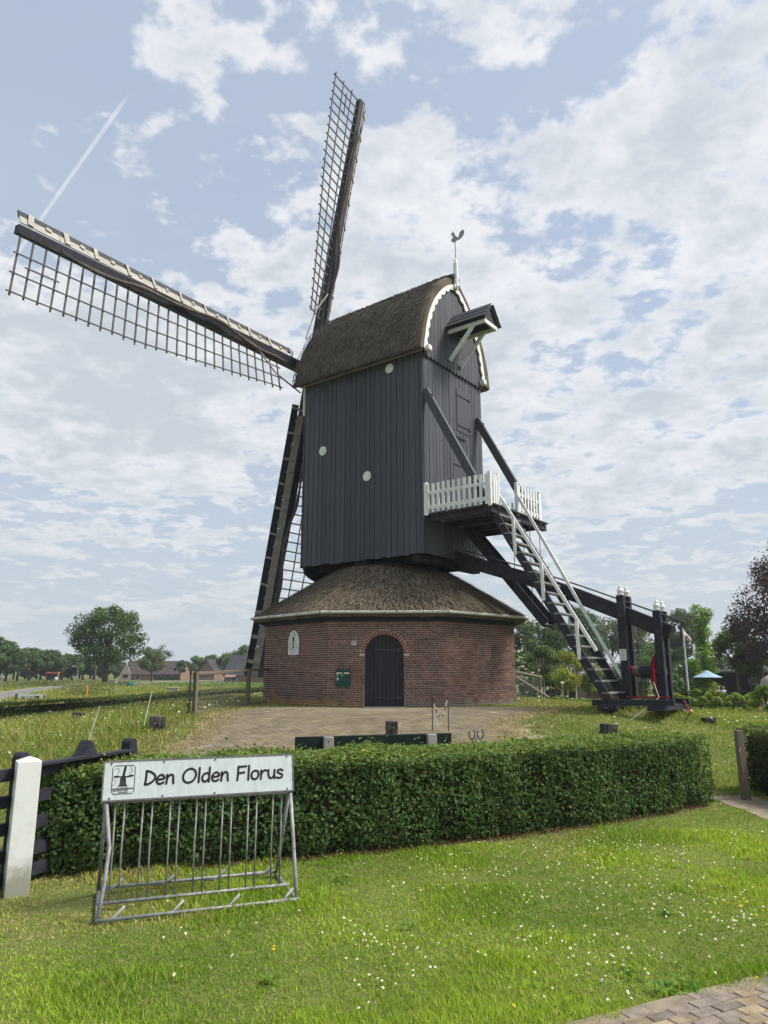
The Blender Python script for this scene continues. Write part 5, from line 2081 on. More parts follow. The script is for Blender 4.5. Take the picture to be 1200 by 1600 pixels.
    write(e, 'DEN OLDEN FLORUS', lx + .008, ly + .0185, .0125, to3, .0022, .14, 0, .03, .95)
    S([(lx + .05, ly + .010), (lx + .11, ly + .010)], .004, False)
    e.build('emblem', M_BLACK, b)


rack()


def gate_things():
    g = on_ground(30, 1402)
    p = empty('gate_post', (g.x - .06, g.y + .06, 0), R(32), 'white square wooden post with pointed top at the left edge', 'post')
    w = .085
    MB().extr([(-w, -w, -.1), (w, -w, -.1), (w, w, -.1), (-w, w, -.1)], (0, 0, 1.065)).build('shaft', post_material(), p, bevel=.004)
    m = MB().add([(-w, -w, .965), (w, -w, .965), (w, w, .965), (-w, w, .965), (0, 0, 1.0)], [(0, 1, 4), (1, 2, 4), (2, 3, 4), (3, 0, 4)])
    m.build('cap', M_WHITE, p)
    a, b = Vector((-2.90, 6.05, 0)), Vector((-2.46, 7.28, 0))
    d = (b - a).normalized()
    gt = empty('field_gate', a, math.atan2(d.y, d.x), 'black wooden field gate with round-topped posts behind the white post', 'gate')
    L = (b - a).length
    def rpost(x, h, wd, th, nm='gate_upright'):
        pts = [(x - wd, -.05), (x + wd, -.05)] + [(x + wd * math.cos(math.pi * k / 10), h - wd + wd * math.sin(math.pi * k / 10)) for k in range(11)]
        MB().extr([(px, -th / 2, pz) for px, pz in pts], (0, th, 0)).build(nm, M_TARBEAM, gt, bevel=.004)
    rpost(0.0, 1.02, .05, .09)
    rpost(L, 1.02, .055, .10)
    for z in (.86, .66, .46, .26, .10):
        MB().beam((-.22, 0, z), (L + .1, 0, z), .045, .09).build('gate_rail', M_TARBEAM, gt)
    MB().beam((0.0, -.05, .915), (L, -.05, .915), .10, .02).build('gate_top_rail', M_TARBEAM, gt)
    c = L * .55
    MB().extr([(c - .105, -.06, .91), (c + .105, -.06, .91), (c, -.06, 1.05)], (0, .12, 0)).build('gate_wedge', M_TARBEAM, gt)
    MB().beam((0.05, .03, .12), (L - .05, .03, .84), .03, .08).build('gate_brace', M_TARBEAM, gt)
    # weathered post by the path
    g = on_ground(1166, 1250)
    wp = empty('fence_post', (g.x, g.y, g.z), .2, 'weathered grey post standing in the path gap at the right', 'post')
    MB().beam((0, 0, -.1), (-.015, 0, .88), .085, .10, w2=.08, h2=.09).build('shaft', M_WOOD, wp, bevel=.006)
    MB().tube([(-.045, -.05, .66), (-.08, -.07, .62), (-.05, -.06, .58)], .006, 5).build('wire_loop', M_GALV, wp)


gate_things()

# ------------------------------------------------------------------ bench, stumps, small things around the mound
def bench():
    pl, pr_ = at_depth(461, 1153, 9.75), at_depth(705, 1147, 10.35)
    z = (pl.z + pr_.z) / 2
    a = Vector((pl.x, pl.y, 0)); b = Vector((pr_.x, pr_.y, 0))
    d = b - a
    bn = empty('bench', (a.x, a.y, 0), math.atan2(d.y, d.x), 'dark green park bench with its back to the hedge', 'bench')
    L = d.length
    MB().box((L / 2, 0, z - .07), (L, .035, .17)).build('backrest_plank', M_BENCH, bn, bevel=.008)
    MB().box((L / 2, .03, z - .24), (L, .035, .12)).build('backrest_plank', M_BENCH, bn, bevel=.008)
    for k in range(3):
        MB().box((L / 2, .12 + .13 * k, z - .40), (L, .11, .035)).build('seat_plank', M_BENCH, bn, bevel=.006)
    for x in (L * .20, L * .86):
        MB().box((x, -.04, z / 2 - .02), (.13, .09, z + .06)).build('leg', M_CONC, bn, bevel=.01)
        MB().box((x, .2, (z - .42) / 2), (.12, .5, max(.1, z - .44))).build('leg', M_CONC, bn, bevel=.01)


bench()


def stumps():
    data = [((123, 1128), .30, .24, .26, 'tarred timber stump far left in the meadow, by the leaning white stake'),
            ((200, 1114), .40, .2, .08, 'flat grey slab lying in the meadow near the far hedge'),
            ((245, 1143), .34, .34, .32, 'big cracked tarred stump in the meadow left of the paved apron'),
            ((612, 1150), .26, .22, .30, 'square tarred stump on the apron just behind the green bench'),
            ((952, 1146), .30, .26, .20, 'tarred stump on the grass below the capstan frame'),
            ((1108, 1131), .28, .24, .15, 'low tarred stump in the grass at the right, before the shrubs'),
            ((1075, 1112), .26, .22, .20, 'tarred stump tied to the red strap of the capstan frame')]
    for i, ((px, py), w, dd, h, lab) in enumerate(data):
        g = on_ground(px, py)
        s = empty('anchor_stump' if i != 1 else 'stone_slab', (g.x, g.y, g.z), random.uniform(-.5, .5), lab, 'stump' if i != 1 else 'slab', 'anchor stumps ringing the mill' if i != 1 else None)
        m = MB()
        n = 4
        for x in range(n):            # split, weathered blocks
            ww = w / n
            hh = h * random.uniform(.92, 1.06)
            m.box((-w / 2 + ww * (x + .5), random.uniform(-.008, .008), hh / 2 - .05), (ww * .97, dd, hh + .1))
        m.build('timber' if i != 1 else 'stone', M_OLDWOOD if i != 1 else M_CONC, s, bevel=.012)
        if i not in (1,):
            MB().lathe([(.035, 0), (.04, .02), (.02, .03)], (0, 0, 0), 8).build('bolt', M_IRON, s).matrix_local = Matrix.Translation((0.02, -dd / 2 - .0, h * .55)) @ Matrix.Rotation(math.pi / 2, 4, 'X')
    # red strap from the sledge to the stump
    a = MC + Vector((math.cos(PHI), -math.sin(PHI))) * 9.5 + Vector((-math.sin(PHI), -math.cos(PHI))) * .6
    e = on_ground(1070, 1112)
    zs = ZG + .28
    s = MB().beam((a.x, a.y, zs), (a.x + .12, a.y - .1, zs - .30), .05, .02).beam((a.x + .12, a.y - .1, zs - .30), (e.x, e.y, e.z + .08), .045, .02)
    tag(s.build('strap', M_RED), 'red strap running from the capstan sledge down to a stump', 'strap')
    # pale rope hanging from the winch
    a = MC + Vector((math.cos(PHI), -math.sin(PHI))) * 8.62 + Vector((-math.sin(PHI), -math.cos(PHI))) * .2
    e = on_ground(985, 1128)
    mid = Vector((a.x - .2, a.y - 1.0, ZG + .35))
    tag(MB().tube([(a.x, a.y, ZG + .9), mid, (e.x, e.y, e.z + .03)], .012, 5).build('rope', M_ROPE), 'thin pale rope hanging from the winch to the grass', 'rope')
    # leaning white stakes
    for (bx, by), (tx, ty), lab in (((133, 1172), (156, 1103), 'thin white stake leaning in the meadow left of the tarred stump'), ((222, 1142), (238, 1079), 'thin white stake leaning in the meadow near the mesh fence')):
        g = on_ground(bx, by)
        t = at_depth(tx, ty, g.y + .1)
        o = MB().tube([g - Vector((0, 0, .1)), g.lerp(t, .5), t], [.012, .011, .009], 6).build('stake', mat('stake_white', (.55, .60, .52), .6))
        tag(o, lab, 'stake', 'electric fence stakes')
    # bicycle loop with red and white chain behind the bench
    g1, g2 = on_ground(675, 1143), on_ground(702, 1143)
    Y = g1.y
    t1, t2 = at_depth(675, 1083, Y), at_depth(700, 1083, Y)
    r = empty('chain_stand', (0, 0, 0), 0, 'two thin rusty stakes with a red and white chain before the wall', 'chain barrier')
    for g, t in ((g1, t1), (g2, t2)):
        MB().tube([Vector((t.x, Y, g1.z - .1)), Vector((t.x, Y, t.z))], .012, 6).build('stake', M_IRON, r)
    n = 22
    ring = []
    for k in range(n):
        f = (k + .5) / n
        x = t1.x + (t2.x - t1.x) * f
        sag = .46 * (1 - (2 * f - 1) ** 2)
        ring.append(Vector((x, Y - .01, t1.z - .03 - sag)))
    for k in range(n - 1):
        MB().beam(ring[k], ring[k + 1], .022, .014, up=(0, 1, 0)).build('chain_link', M_RED if k % 4 < 2 else M_WHITE, r)
    MB().tube([Vector((t1.x + .03, Y, g1.z + .35)), Vector((t1.x + .12, Y, g1.z + .12)), Vector((t1.x + .2, Y, g1.z + .2))], .01, 5).build('chain_end', M_WHITE, r)
    # two wrought iron hooks in the grass
    for px, lab in ((738, 'left one of two iron hooks standing behind the hedge'), (751, 'right one of two iron hooks standing behind the hedge')):
        g = on_ground(px, 1166)
        z0 = g.z
        pts = [Vector((g.x, g.y, z0 - .05)), Vector((g.x, g.y, z0 + .12)), Vector((g.x + .05, g.y, z0 + .17)), Vector((g.x + .06, g.y, z0 + .25)), Vector((g.x + .03, g.y, z0 + .31))]
        pts2 = [Vector((g.x, g.y, z0 + .12)), Vector((g.x - .05, g.y, z0 + .17)), Vector((g.x - .06, g.y, z0 + .25)), Vector((g.x - .04, g.y, z0 + .28))]
        o = MB().tube(pts, .014, 6).tube(pts2, .014, 6).build('iron_hook', M_IRON)
        tag(o, lab, 'hook', 'iron hooks behind the hedge')


stumps()


# ------------------------------------------------------------------ mesh fences beside the roundhouse
def mesh_fence(name, label, a, b, posts, h, cat='fence', mid=None):
    a, b = Vector(a), Vector(b)
    d = b - a
    r = empty(name, a, math.atan2(d.y, d.x), label, cat)
    L = Vector((d.x, d.y)).length
    dz = b.z - a.z
    for t in posts:
        MB().beam((L * t, 0, dz * t - .1), (L * t, 0, dz * t + h), .10, .10, up=(1, 0, 0)).build('post', M_WOOD, r, bevel=.008)
    MB().beam((0, 0, h), (L, 0, h + dz), .10, .07).build('top_rail', M_WOOD, r)
    MB().beam((0, 0, .06), (L, 0, .06 + dz), .07, .09).build('bottom_rail', M_WOOD, r)
    m = MB()
    x = .08
    while x < L:
        m.beam((x, .03, .1 + dz * x / L), (x, .03, h + dz * x / L), .004, .004)
        x += .10
    z = .2
    while z < h:
        m.beam((0, .03, z), (L, .03, z + dz), .004, .004)
        z += .12
    m.build('wire_mesh', M_GALV, r)
    return r


def fences():
    a = on_ground(301, 1119)
    cL = Vector((OC.x, OC.y, 0)) + Vector((math.sin(OROT + R(-67.5)) * OR, -math.cos(OROT + R(-67.5)) * OR, 0))
    e = Vector((cL.x + .18, cL.y - .02, ZG - .02))
    mesh_fence('mesh_fence', 'weathered wood and wire mesh fence left of the roundhouse', a, e, (0.015, .68, 1.0), 1.08)
    # old iron rod post with creeper next to it
    g = on_ground(294, 1120)
    v = empty('creeper_post', g, 0, 'thin post overgrown with creeper beside the mesh fence', 'post')
    MB().tube([(0, 0, -.1), (.02, 0, .6), (.0, 0, 1.15)], .022, 6).build('rod', M_OLDWOOD, v)
    P = np.array([(random.gauss(0, .05), random.gauss(0, .05), random.uniform(.05, 1.2)) for _ in range(160)])
    V, Fc = leaf_arrays(P, P * 1 + np.array([[0, -.1, 0]]), .05)
    tag(npmesh('leaves', V, Fc, M_LEAF, v, leaf_cols(len(P), (.05, .06, .03))), kind='stuff')
    # fence to the right behind the house
    a = at_depth(806, 1090, 27.0)
    b = at_depth(846, 1090, 31.0)
    za, zb = Hf(a.x, a.y), Hf(b.x, b.y)
    f = mesh_fence('mesh_fence', 'wire mesh fence with slanting prop right of the roundhouse', (a.x - .3, a.y, za), (b.x, b.y, zb), (0.0, .97), 1.05)
    L = math.hypot(b.x - a.x + .3, b.y - a.y)
    MB().beam((L * .1, -.1, .85), (L * .85, -.5, -.05), .07, .08).build('prop', M_WOOD, f)


fences()

# ------------------------------------------------------------------ trees
TREE_K = 2.1


def crown_mesh(seed, rx, rz, nleaf, leaf, base, lobes=18, fill=.55, shape='round', var=.32, hue=.12, bias=0.0):
    g = np.random.default_rng(seed)
    C, Rr = [], []
    for k in range(lobes):
        v = g.normal(0, 1, 3)
        v /= np.linalg.norm(v)
        q = g.uniform(.35, 1.0) ** .6
        if shape == 'column':
            c = np.array([v[0] * rx * .45, v[1] * rx * .45, (-.9 + 1.8 * (k + .5) / lobes) * rz])
            rr = rx * g.uniform(.45, .65)
        elif shape == 'cone':
            t = g.uniform(-.85, .9)
            wd = (1 - t) / 2 * .8 + .15
            c = np.array([v[0] * rx * wd * .7, v[1] * rx * wd * .7, t * rz])
            rr = rx * (wd * .5 + .12)
        else:
            c = np.array([v[0] * rx * q * .74, v[1] * rx * q * .74, v[2] * rz * q * .76 + bias * rz])
            rr = min(rx, rz) * g.uniform(.20, .40) * (1 if lobes < 50 else .72)
        C.append(c); Rr.append(rr)
    C, Rr = np.array(C), np.array(Rr)
    pk = Rr ** 2
    idx = g.choice(lobes, nleaf, p=pk / pk.sum())
    # twigs: leaves gather in clumps on each lobe's shell
    ncl = max(lobes * 9, 40)
    clv = unit(g.normal(0, 1, (ncl, 3)))
    ci = g.integers(0, ncl, nleaf)
    v = unit(clv[ci] + g.normal(0, .30, (nleaf, 3)))
    rad = (Rr[idx] * g.uniform(.55, 1.12, nleaf))[:, None]
    P = C[idx] + v * rad * np.array([[1, 1, .8]])
    V, Fc = leaf_arrays(P, v + np.array([[0, 0, .35]]), leaf, .7, .2, g)
    kl = g.uniform(.72, 1.28, lobes)[idx] * g.uniform(.8, 1.2, ncl)[ci]
    c = np.clip(leaf_cols(nleaf, tuple(b_ * TREE_K for b_ in base), var, hue, g) * np.repeat(kl, 4)[:, None], .002, .6)
    return V, Fc, c, C, Rr


def tree(name, label, loc, height, rx, trunk_h, base, seed, nleaf=4200, leaf=.30, lobes=20, shape='round', group=None, trunk_r=None, cat='tree', bark=None, var=.32, bias=0.0, hue=.12, stems=1):
    root = empty(name, loc, 0, label, cat, group)
    rz = (height - trunk_h) / 2
    cz = trunk_h + rz
    V, Fc, c, C, Rr = crown_mesh(seed, rx, rz, nleaf, leaf, base, lobes, shape=shape, var=var, bias=bias, hue=hue)
    V = V + np.array([[0, 0, cz]])
    tag(npmesh('crown', V, Fc, M_LEAF, root, c), kind='stuff')
    tr = trunk_r or height * .022
    mb = MB()
    g = random.Random(seed)
    for s in range(stems):
        ox = (s - (stems - 1) / 2) * rx * .35
        pts = [Vector((ox + g.uniform(-.03, .03) * height * (k / 4) * .5, g.uniform(-.02, .02) * height * (k / 4), -.1 + (cz + rz * .3) * k / 4)) for k in range(5)]
        mb.tube(pts, [tr * 1.25, tr, tr * .82, tr * .6, tr * .25], 8)
        order = list(range(lobes))
        g.shuffle(order)
        for i in order[:10]:
            e = Vector(C[i]) + Vector((0, 0, cz))
            f = g.uniform(.45, .85)
            st = pts[0].lerp(pts[-1], f) if e.z > pts[0].lerp(pts[-1], f).z * .8 else pts[0].lerp(pts[-1], .5)
            mb.tube([st, st.lerp(e, .5) + Vector((0, 0, height * .02)), e], [tr * .42, tr * .26, tr * .08], 5)
    mb.build('trunk', bark or M_BARK, root, smooth=True)
    return root


def gpos(px, Y, dz=0.0):
    d = ray(px, 1049)
    x = d.x / d.y * Y
    return (x, Y, Hf(x, Y) + dz)


OAK = (.040, .066, .020)
# big solitary oak on the left
x, y, z = gpos(170, 88)
tree('oak_tree', 'large solitary round-crowned oak standing by the road at the left', (x - .4, y, z), 10.6, 5.4, 1.5, OAK, 103, 11500, .27, 74, trunk_r=.30, var=.35)
P = gpos(146, 90)
# wood edge along the far side of the road
wood = [(-14, 120, 6.9, 3.6), (10, 124, 6.2, 3.2), (28, 127, 5.9, 3.2), (46, 130, 5.5, 3.0), (64, 133, 5.0, 3.0), (82, 135, 5.2, 3.0), (97, 138, 4.7, 2.9), (113, 140, 4.9, 3.0), (130, 144, 4.7, 2.9), (147, 146, 4.4, 2.9)]
words = ['at the very left edge of the picture', 'second', 'third', 'fourth', 'fifth', 'sixth', 'seventh', 'eighth', 'ninth', 'tenth']
for i, (px, Y, h, rx) in enumerate(wood):
    lab = 'tall dark tree of the roadside wood ' + ('at the very left edge of the picture' if i == 0 else words[i] + ' from the left edge')
    tree('wood_tree', lab, gpos(px, Y), h * 1.1, rx * 1.15, 1.0, (.034 + .004 * (i % 3), .058 + .006 * (i % 2), .021), 120 + i, 4600, .40, 26, group='trees of the wood beyond the road', trunk_r=.2)
# deep second row behind closes the gaps
back = [(-20, 150, 9.0, 4.6), (2, 152, 8.2, 4.4), (22, 155, 7.2, 4.2), (40, 158, 6.8, 4.2), (58, 158, 6.2, 4.2), (75, 160, 6.3, 4), (92, 162, 5.9, 4), (108, 165, 5.7, 4), (125, 168, 5.8, 4), (142, 170, 5.4, 4), (160, 172, 5.2, 4), (180, 176, 4.8, 4)]
words = ['first', 'second', 'third', 'fourth', 'fifth', 'sixth', 'seventh', 'eighth', 'ninth', 'tenth', 'eleventh', 'last']
for i, (px, Y, h, rx) in enumerate(back):
    tree('wood_tree', 'tree in the back row of the roadside wood, ' + words[i] + ' counted from the left', gpos(px, Y), h, rx, .1, (.030, .050, .023), 140 + i, 3400, .55, 22, group='trees of the wood beyond the road', trunk_r=.2)

# trees around the farmhouse
tree('birch_tree', 'loose pale green tree in front of the farmhouse roof', gpos(237, 128), 6.2, 2.9, 1.0, (.060, .082, .030), 160, 4200, .28, 20, trunk_r=.12)
tree('bare_tree', 'thin half bare tree behind the farmhouse', gpos(252, 150), 7.6, 2.2, 1.8, (.050, .056, .036), 161, 900, .26, 14, trunk_r=.12)
tree('lime_tree', 'small dark green round tree right of the farmhouse', gpos(281, 135), 4.0, 1.3, .8, (.030, .062, .024), 162, 2600, .24, 12, trunk_r=.1)
mid = [(303, 165, 5.6, 2.8), (318, 170, 6.4, 3.0), (334, 170, 6.0, 2.8), (352, 150, 5.8, 2.6), (366, 140, 6.0, 2.6), (382, 138, 6.6, 2.9), (400, 142, 6.3, 2.8)]
for i, (px, Y, h, rx) in enumerate(mid):
    tree('field_tree', 'green tree in the row between farmhouse and mill, ' + ['first', 'second', 'third', 'fourth', 'fifth', 'sixth', 'seventh'][i] + ' from the left', gpos(px, Y), h, rx, .7, (.045 + .006 * (i % 2), .072 + .008 * (i % 3), .026), 170 + i, 3000, .36, 16, group='trees between farmhouse and mill', trunk_r=.14)

# right-hand side: garden trees behind the hedges
rt = [
    (815, 78, 9.0, 2.6, (.050, .070, .030), .26, 1.8, 'airy pale tree right beside the roundhouse roof'),
    (850, 70, 7.4, 2.6, (.034, .056, .022), .24, 1.2, 'dark bushy tree under the sack slide'),
    (880, 84, 9.4, 3.0, (.036, .058, .026), .28, 1.6, 'tall tree behind the middle of the stairs'),
    (915, 80, 10.2, 3.2, (.034, .060, .026), .28, 1.6, 'tallest dark tree behind the lower stairs'),
    (958, 92, 10.4, 3.2, (.060, .070, .032), .28, 2.2, 'olive loose tree left of the capstan posts'),
    (1000, 96, 9.8, 3.3, (.056, .068, .030), .28, 1.8, 'olive tree seen between the capstan posts'),
    (1040, 88, 8.4, 3.0, (.044, .080, .024), .27, 1.2, 'fresh green tree behind the rear capstan post'),
    (1068, 84, 10.6, 2.5, (.048, .062, .036), .27, 2.6, 'thin grey-green tree behind the flagpole'),
]
for i, (px, Y, h, rx, c, lf, th, lab) in enumerate(rt):
    tree('garden_tree', lab, gpos(px, Y), h, rx, th, c, 200 + i, 5200, lf, 24, trunk_r=.16)
# lower shrubs and young trees in front of them
tree('elder_bush', 'elder bush full of white blossom beside the brick wall', gpos(816, 52), 4.0, 1.25, .3, (.045, .070, .024), 220, 3600, .16, 14, cat='bush', trunk_r=.06)
P = []
g_ = np.random.default_rng(5)
bx, by, bz = gpos(815, 51.2)
cl = g_.normal(0, 1, (46, 3)) * np.array([.62, .35, .9]) + np.array([0, -.5, 2.3])
for c_ in cl:
    P.append(c_ + g_.normal(0, .07, (26, 3)) * np.array([1, 1, .5]))
P = np.concatenate(P) + np.array([bx, by, bz])
V, Fc = leaf_arrays(P, np.tile([[0, -.5, 1.0]], (len(P), 1)), .075, .9)
elder = [o for o in bpy.data.objects if o.name == 'elder_bush'][0]
bl = npmesh('blossom', V - np.array([list(elder.location)]), Fc, M_PETAL, elder, leaf_cols(len(P), (.60, .60, .40), .15, .05))
tag(bl, kind='stuff')
tree('young_tree', 'young white-stemmed tree left of the yellow tree', gpos(844, 50), 4.6, 1.35, 1.1, (.062, .092, .030), 221, 3400, .17, 16, stems=2, trunk_r=.05, bark=mat('birch_bark', (.5, .47, .42), .8, .3, 9))
tree('young_tree', 'dull green young tree between the white stems', gpos(866, 52), 4.4, 1.3, 1.0, (.048, .074, .030), 222, 3000, .17, 14, trunk_r=.05)
tree('golden_tree', 'small yellow-green tree seen through the stair treads', gpos(892, 46), 3.9, 1.45, 1.0, (.150, .165, .030), 223, 4200, .15, 18, stems=2, trunk_r=.05, bark=mat('birch_bark', (.5, .47, .42), .8, .3, 9))
tree('golden_tree', 'yellow-green shrub behind the lower handrail', gpos(922, 48), 3.4, 1.1, .6, (.105, .130, .030), 224, 2800, .15, 14, trunk_r=.05)
for i, (px, Y, h, rx, c, lab) in enumerate([(960, 62, 3.6, 1.6, (.036, .070, .024), 'dark green laurel bush behind the winch drum'), (1000, 60, 4.4, 1.9, (.034, .064, .024), 'dense dark bush behind the red gear wheel'), (1030, 58, 3.0, 1.3, (.045, .080, .026), 'green bush right of the red gear wheel'),
                                           (1062, 64, 5.0, 1.9, (.042, .078, .024), 'rounded green bush left of the flagpole'), (1050, 56, 2.4, 1.1, (.050, .085, .028), 'low leafy bush at the foot of the flagpole'), (935, 60, 4.0, 1.5, (.034, .062, .022), 'dark bush behind the bottom of the stairs'),
                                           (830, 60, 2.6, 1.4, (.022, .036, .016), 'very dark low bush under the young trees'), (858, 60, 2.6, 1.4, (.022, .036, .016), 'second very dark low bush under the young trees'), (885, 60, 2.6, 1.4, (.022, .036, .016), 'third very dark low bush, by the golden tree')]):
    tree('bush', lab, gpos(px, Y), h, rx, .15, c, 240 + i, 3400, .17, 16, cat='bush', trunk_r=.05)
# ivy-clad stem, olive trees in front of the shed and the copper beech at the edge
tree('ivy_tree', 'ivy-covered pillar-like tree with bright green leaves', gpos(1103, 62), 8.1, 1.15, .2, (.085, .135, .014), 260, 7000, .17, 22, shape='column', trunk_r=.2, var=.25)
tree('ivy_tree', 'bright green ivy mound leaning beside the ivy-covered pillar', gpos(1088, 61), 4.2, 1.25, .1, (.075, .125, .016), 261, 3600, .16, 14, shape='cone', trunk_r=.1, var=.25)
tree('plane_tree', 'olive green tree in front of the dark shed, left trunk', gpos(1152, 52), 5.6, 2.0, 1.9, (.066, .086, .024), 262, 6500, .17, 24, trunk_r=.14)
tree('plane_tree', 'olive green tree in front of the dark shed, right trunk', gpos(1184, 52), 4.9, 1.7, 1.9, (.060, .080, .024), 263, 5000, .17, 20, trunk_r=.13)
tree('copper_beech', 'dark purple copper beech overhanging the right edge', gpos(1262, 47), 12.0, 5.6, 1.4, (.036, .021, .026), 264, 24000, .17, 64, trunk_r=.35, var=.4)

# ------------------------------------------------------------------ left background: hedge, field, houses, road furniture
hedge('hedge', 'low dark hedge along the meadow at the left, below the road', [(-15.5, 20.5), (-12.2, 24.0), (-11.5, 27.5), (-10.9, 31.3), (-10.4, 40.0), (-8.2, 48.0), (-3.0, 58.0)][::-1][::-1], .9, .56, .085, 420, (.05, .075, .03), lit_top=(.14, .165, .055), bulge=.09)


def crop_field():
    g = np.random.default_rng(9)
    P = []
    a, b = np.array([-9.5, 52.0]), np.array([-29.0, 92.0])
    for row in range(34):
        o = np.array([row * 0.75, row * .12])
        for t in np.arange(0, 1, .012):
            p = a * (1 - t) + b * t + o
            P.append((p[0] + g.normal(0, .10), p[1] + g.normal(0, .12), g.uniform(.04, .28)))
    P = np.array(P)
    P = np.repeat(P, 3, 0) + g.normal(0, .09, (len(P) * 3, 3)) * np.array([[1, 1, .6]])
    P[:, 2] = np.maximum(P[:, 2], .03) + H(P[:, 0], P[:, 1])
    V, Fc = leaf_arrays(P, np.tile([[0, -.4, 1.0]], (len(P), 1)), .26)
    tag(npmesh('crop_rows', V, Fc, M_LEAF, None, leaf_cols(len(P), (.13, .21, .045))), 'rows of low green crop in the field left of the mill', 'crop', kind='stuff')
    # rough weeds between the road and the field, lower ones on the road's far side
    g = random.Random(4)
    P = []
    for _ in range(4200):
        y_ = g.uniform(44, 92)
        xn = float(np.interp(y_, [p[1] for p in road_near], [p[0] for p in road_near]))
        k_ = abs(g.gauss(0, 1.3))
        P.append((xn + 1.2 + k_ + (y_ < 56) * 1.6, y_, g.uniform(.03, .42)))
    for _ in range(3600):
        y_ = g.uniform(62, 110)
        xf = float(np.interp(y_, [p[1] for p in road_far], [p[0] for p in road_far]))
        P.append((xf - 1.6 - g.uniform(0, 9), y_, g.uniform(.02, .40)))
    P = np.array(P)
    P[:, 2] += H(P[:, 0], P[:, 1])
    V, Fc = leaf_arrays(P, np.tile([[0, -1, .3]], (len(P), 1)), .28, .28)
    tag(npmesh('verge_plants', V, Fc, M_LEAF, None, leaf_cols(len(P), (.19, .22, .075), .3)), 'rough tall weeds along the road verge', 'weeds', kind='stuff')


crop_field()

M_ROOF = mat('roof_tiles', (.085, .062, .062), .85, .25, 1.5, .4, 8)
M_ROOF2 = mat('roof_tiles_dark', (.055, .055, .062), .85, .25, 1.5, .4, 8)
M_HBRICK = mat('house_brick', (.24, .15, .11), .9, .2, 3)
M_PALE = mat('pale_render', (.48, .40, .33), .9, .1, 2)
M_GLASS = mat('window_glass', (.03, .035, .04), .12, .1, 2, spec=.6)


def gable_house(name, label, loc, rz, L, D, eave, ridge, roofm, wallm, wins=(), over=.25, chimney=None, cat='house'):
    h = empty(name, loc, rz, label, cat)
    MB().extr([(-L / 2, -D / 2, -.2), (-L / 2, D / 2, -.2), (-L / 2, D / 2, eave), (-L / 2, 0, ridge - .08), (-L / 2, -D / 2, eave)], (L, 0, 0)).build('wall', wallm, h)
    sl = math.hypot(D / 2 + over, ridge - eave)
    for s in (-1, 1):
        rf = MB().extr([(-L / 2 - over, 0, ridge), (-L / 2 - over, s * (D / 2 + over), eave - over * .6), (-L / 2 - over, s * (D / 2 + over), eave - over * .6 + .12), (-L / 2 - over, 0, ridge + .14)], (L + 2 * over, 0, 0)).build('roof', roofm, h)
        if s == -1:
            n = 9
            for k in range(1, n):
                f = k / n
                yy, zz = -f * (D / 2 + over), ridge + .14 + (eave - over * .6 + .12 - ridge - .14) * f
                MB().beam((-L / 2 - over, yy, zz + .01), (L / 2 + over, yy, zz + .01), .05, .05).build('tile_course', roofm, rf)
    for (x, z, w, hh) in wins:
        wn = MB().box((x, -D / 2 - .02, z), (w + .14, .06, hh + .14)).build('window', M_WHITE, h)
        MB().box((x, -D / 2 - .055, z), (w, .02, hh)).build('pane', M_GLASS, wn)
    if chimney:
        MB().box((chimney, 0, ridge + .3), (.5, .5, 1.0)).build('chimney', M_HBRICK, h)
    return h


fh = gable_house('farmhouse', 'long low farmhouse with purple-brown tiled roof behind the pale tree', gpos(246, 148), R(-4), 11.6, 6.5, 1.15, 3.6, M_ROOF, M_HBRICK, [(-4.6, .8, .7, .8), (-2.6, .6, .8, .9), (1.2, .7, 1.6, .8), (3.6, .7, 1.2, .8)])
MB().extr([(-6.1, -3.4, -.2), (-3.9, -3.4, -.2), (-3.9, -3.4, 1.1), (-5.0, -3.4, 3.3), (-6.1, -3.4, 1.1)], (0, -.12, 0)).build('front_gable', M_PALE, fh)
MB().box((-5.0, -3.55, .75), (1.0, .05, .7)).build('window', M_GLASS, fh)
MB().beam((1.2, -4.2, .2), (6.2, -4.2, .2), .6, .9).build('garden_hedge', mat('far_hedge', (.03, .05, .022), .95, .4, 4, .8, 8), fh)
gable_house('barn', 'small brick gable house half hidden by trees, left of the mill', gpos(338, 150), R(62), 6, 4.2, 1.6, 3.9, M_ROOF2, M_HBRICK, [(0, .9, .6, .8)])
gh = gable_house('house', 'grey-roofed house just left of the roundhouse', gpos(396, 120), R(-8), 7.2, 7.0, 1.1, 4.1, M_ROOF2, M_HBRICK, [(-2.0, .6, .9, .8)])
MB().extr([(-3.3, -3.6, 1.1), (-1.6, -3.6, 1.1), (-1.6, -4.4, .75), (-3.3, -4.4, .75)], (0, 0, .06)).build('awning', mat('awning_red', (.36, .17, .15), .7), gh)


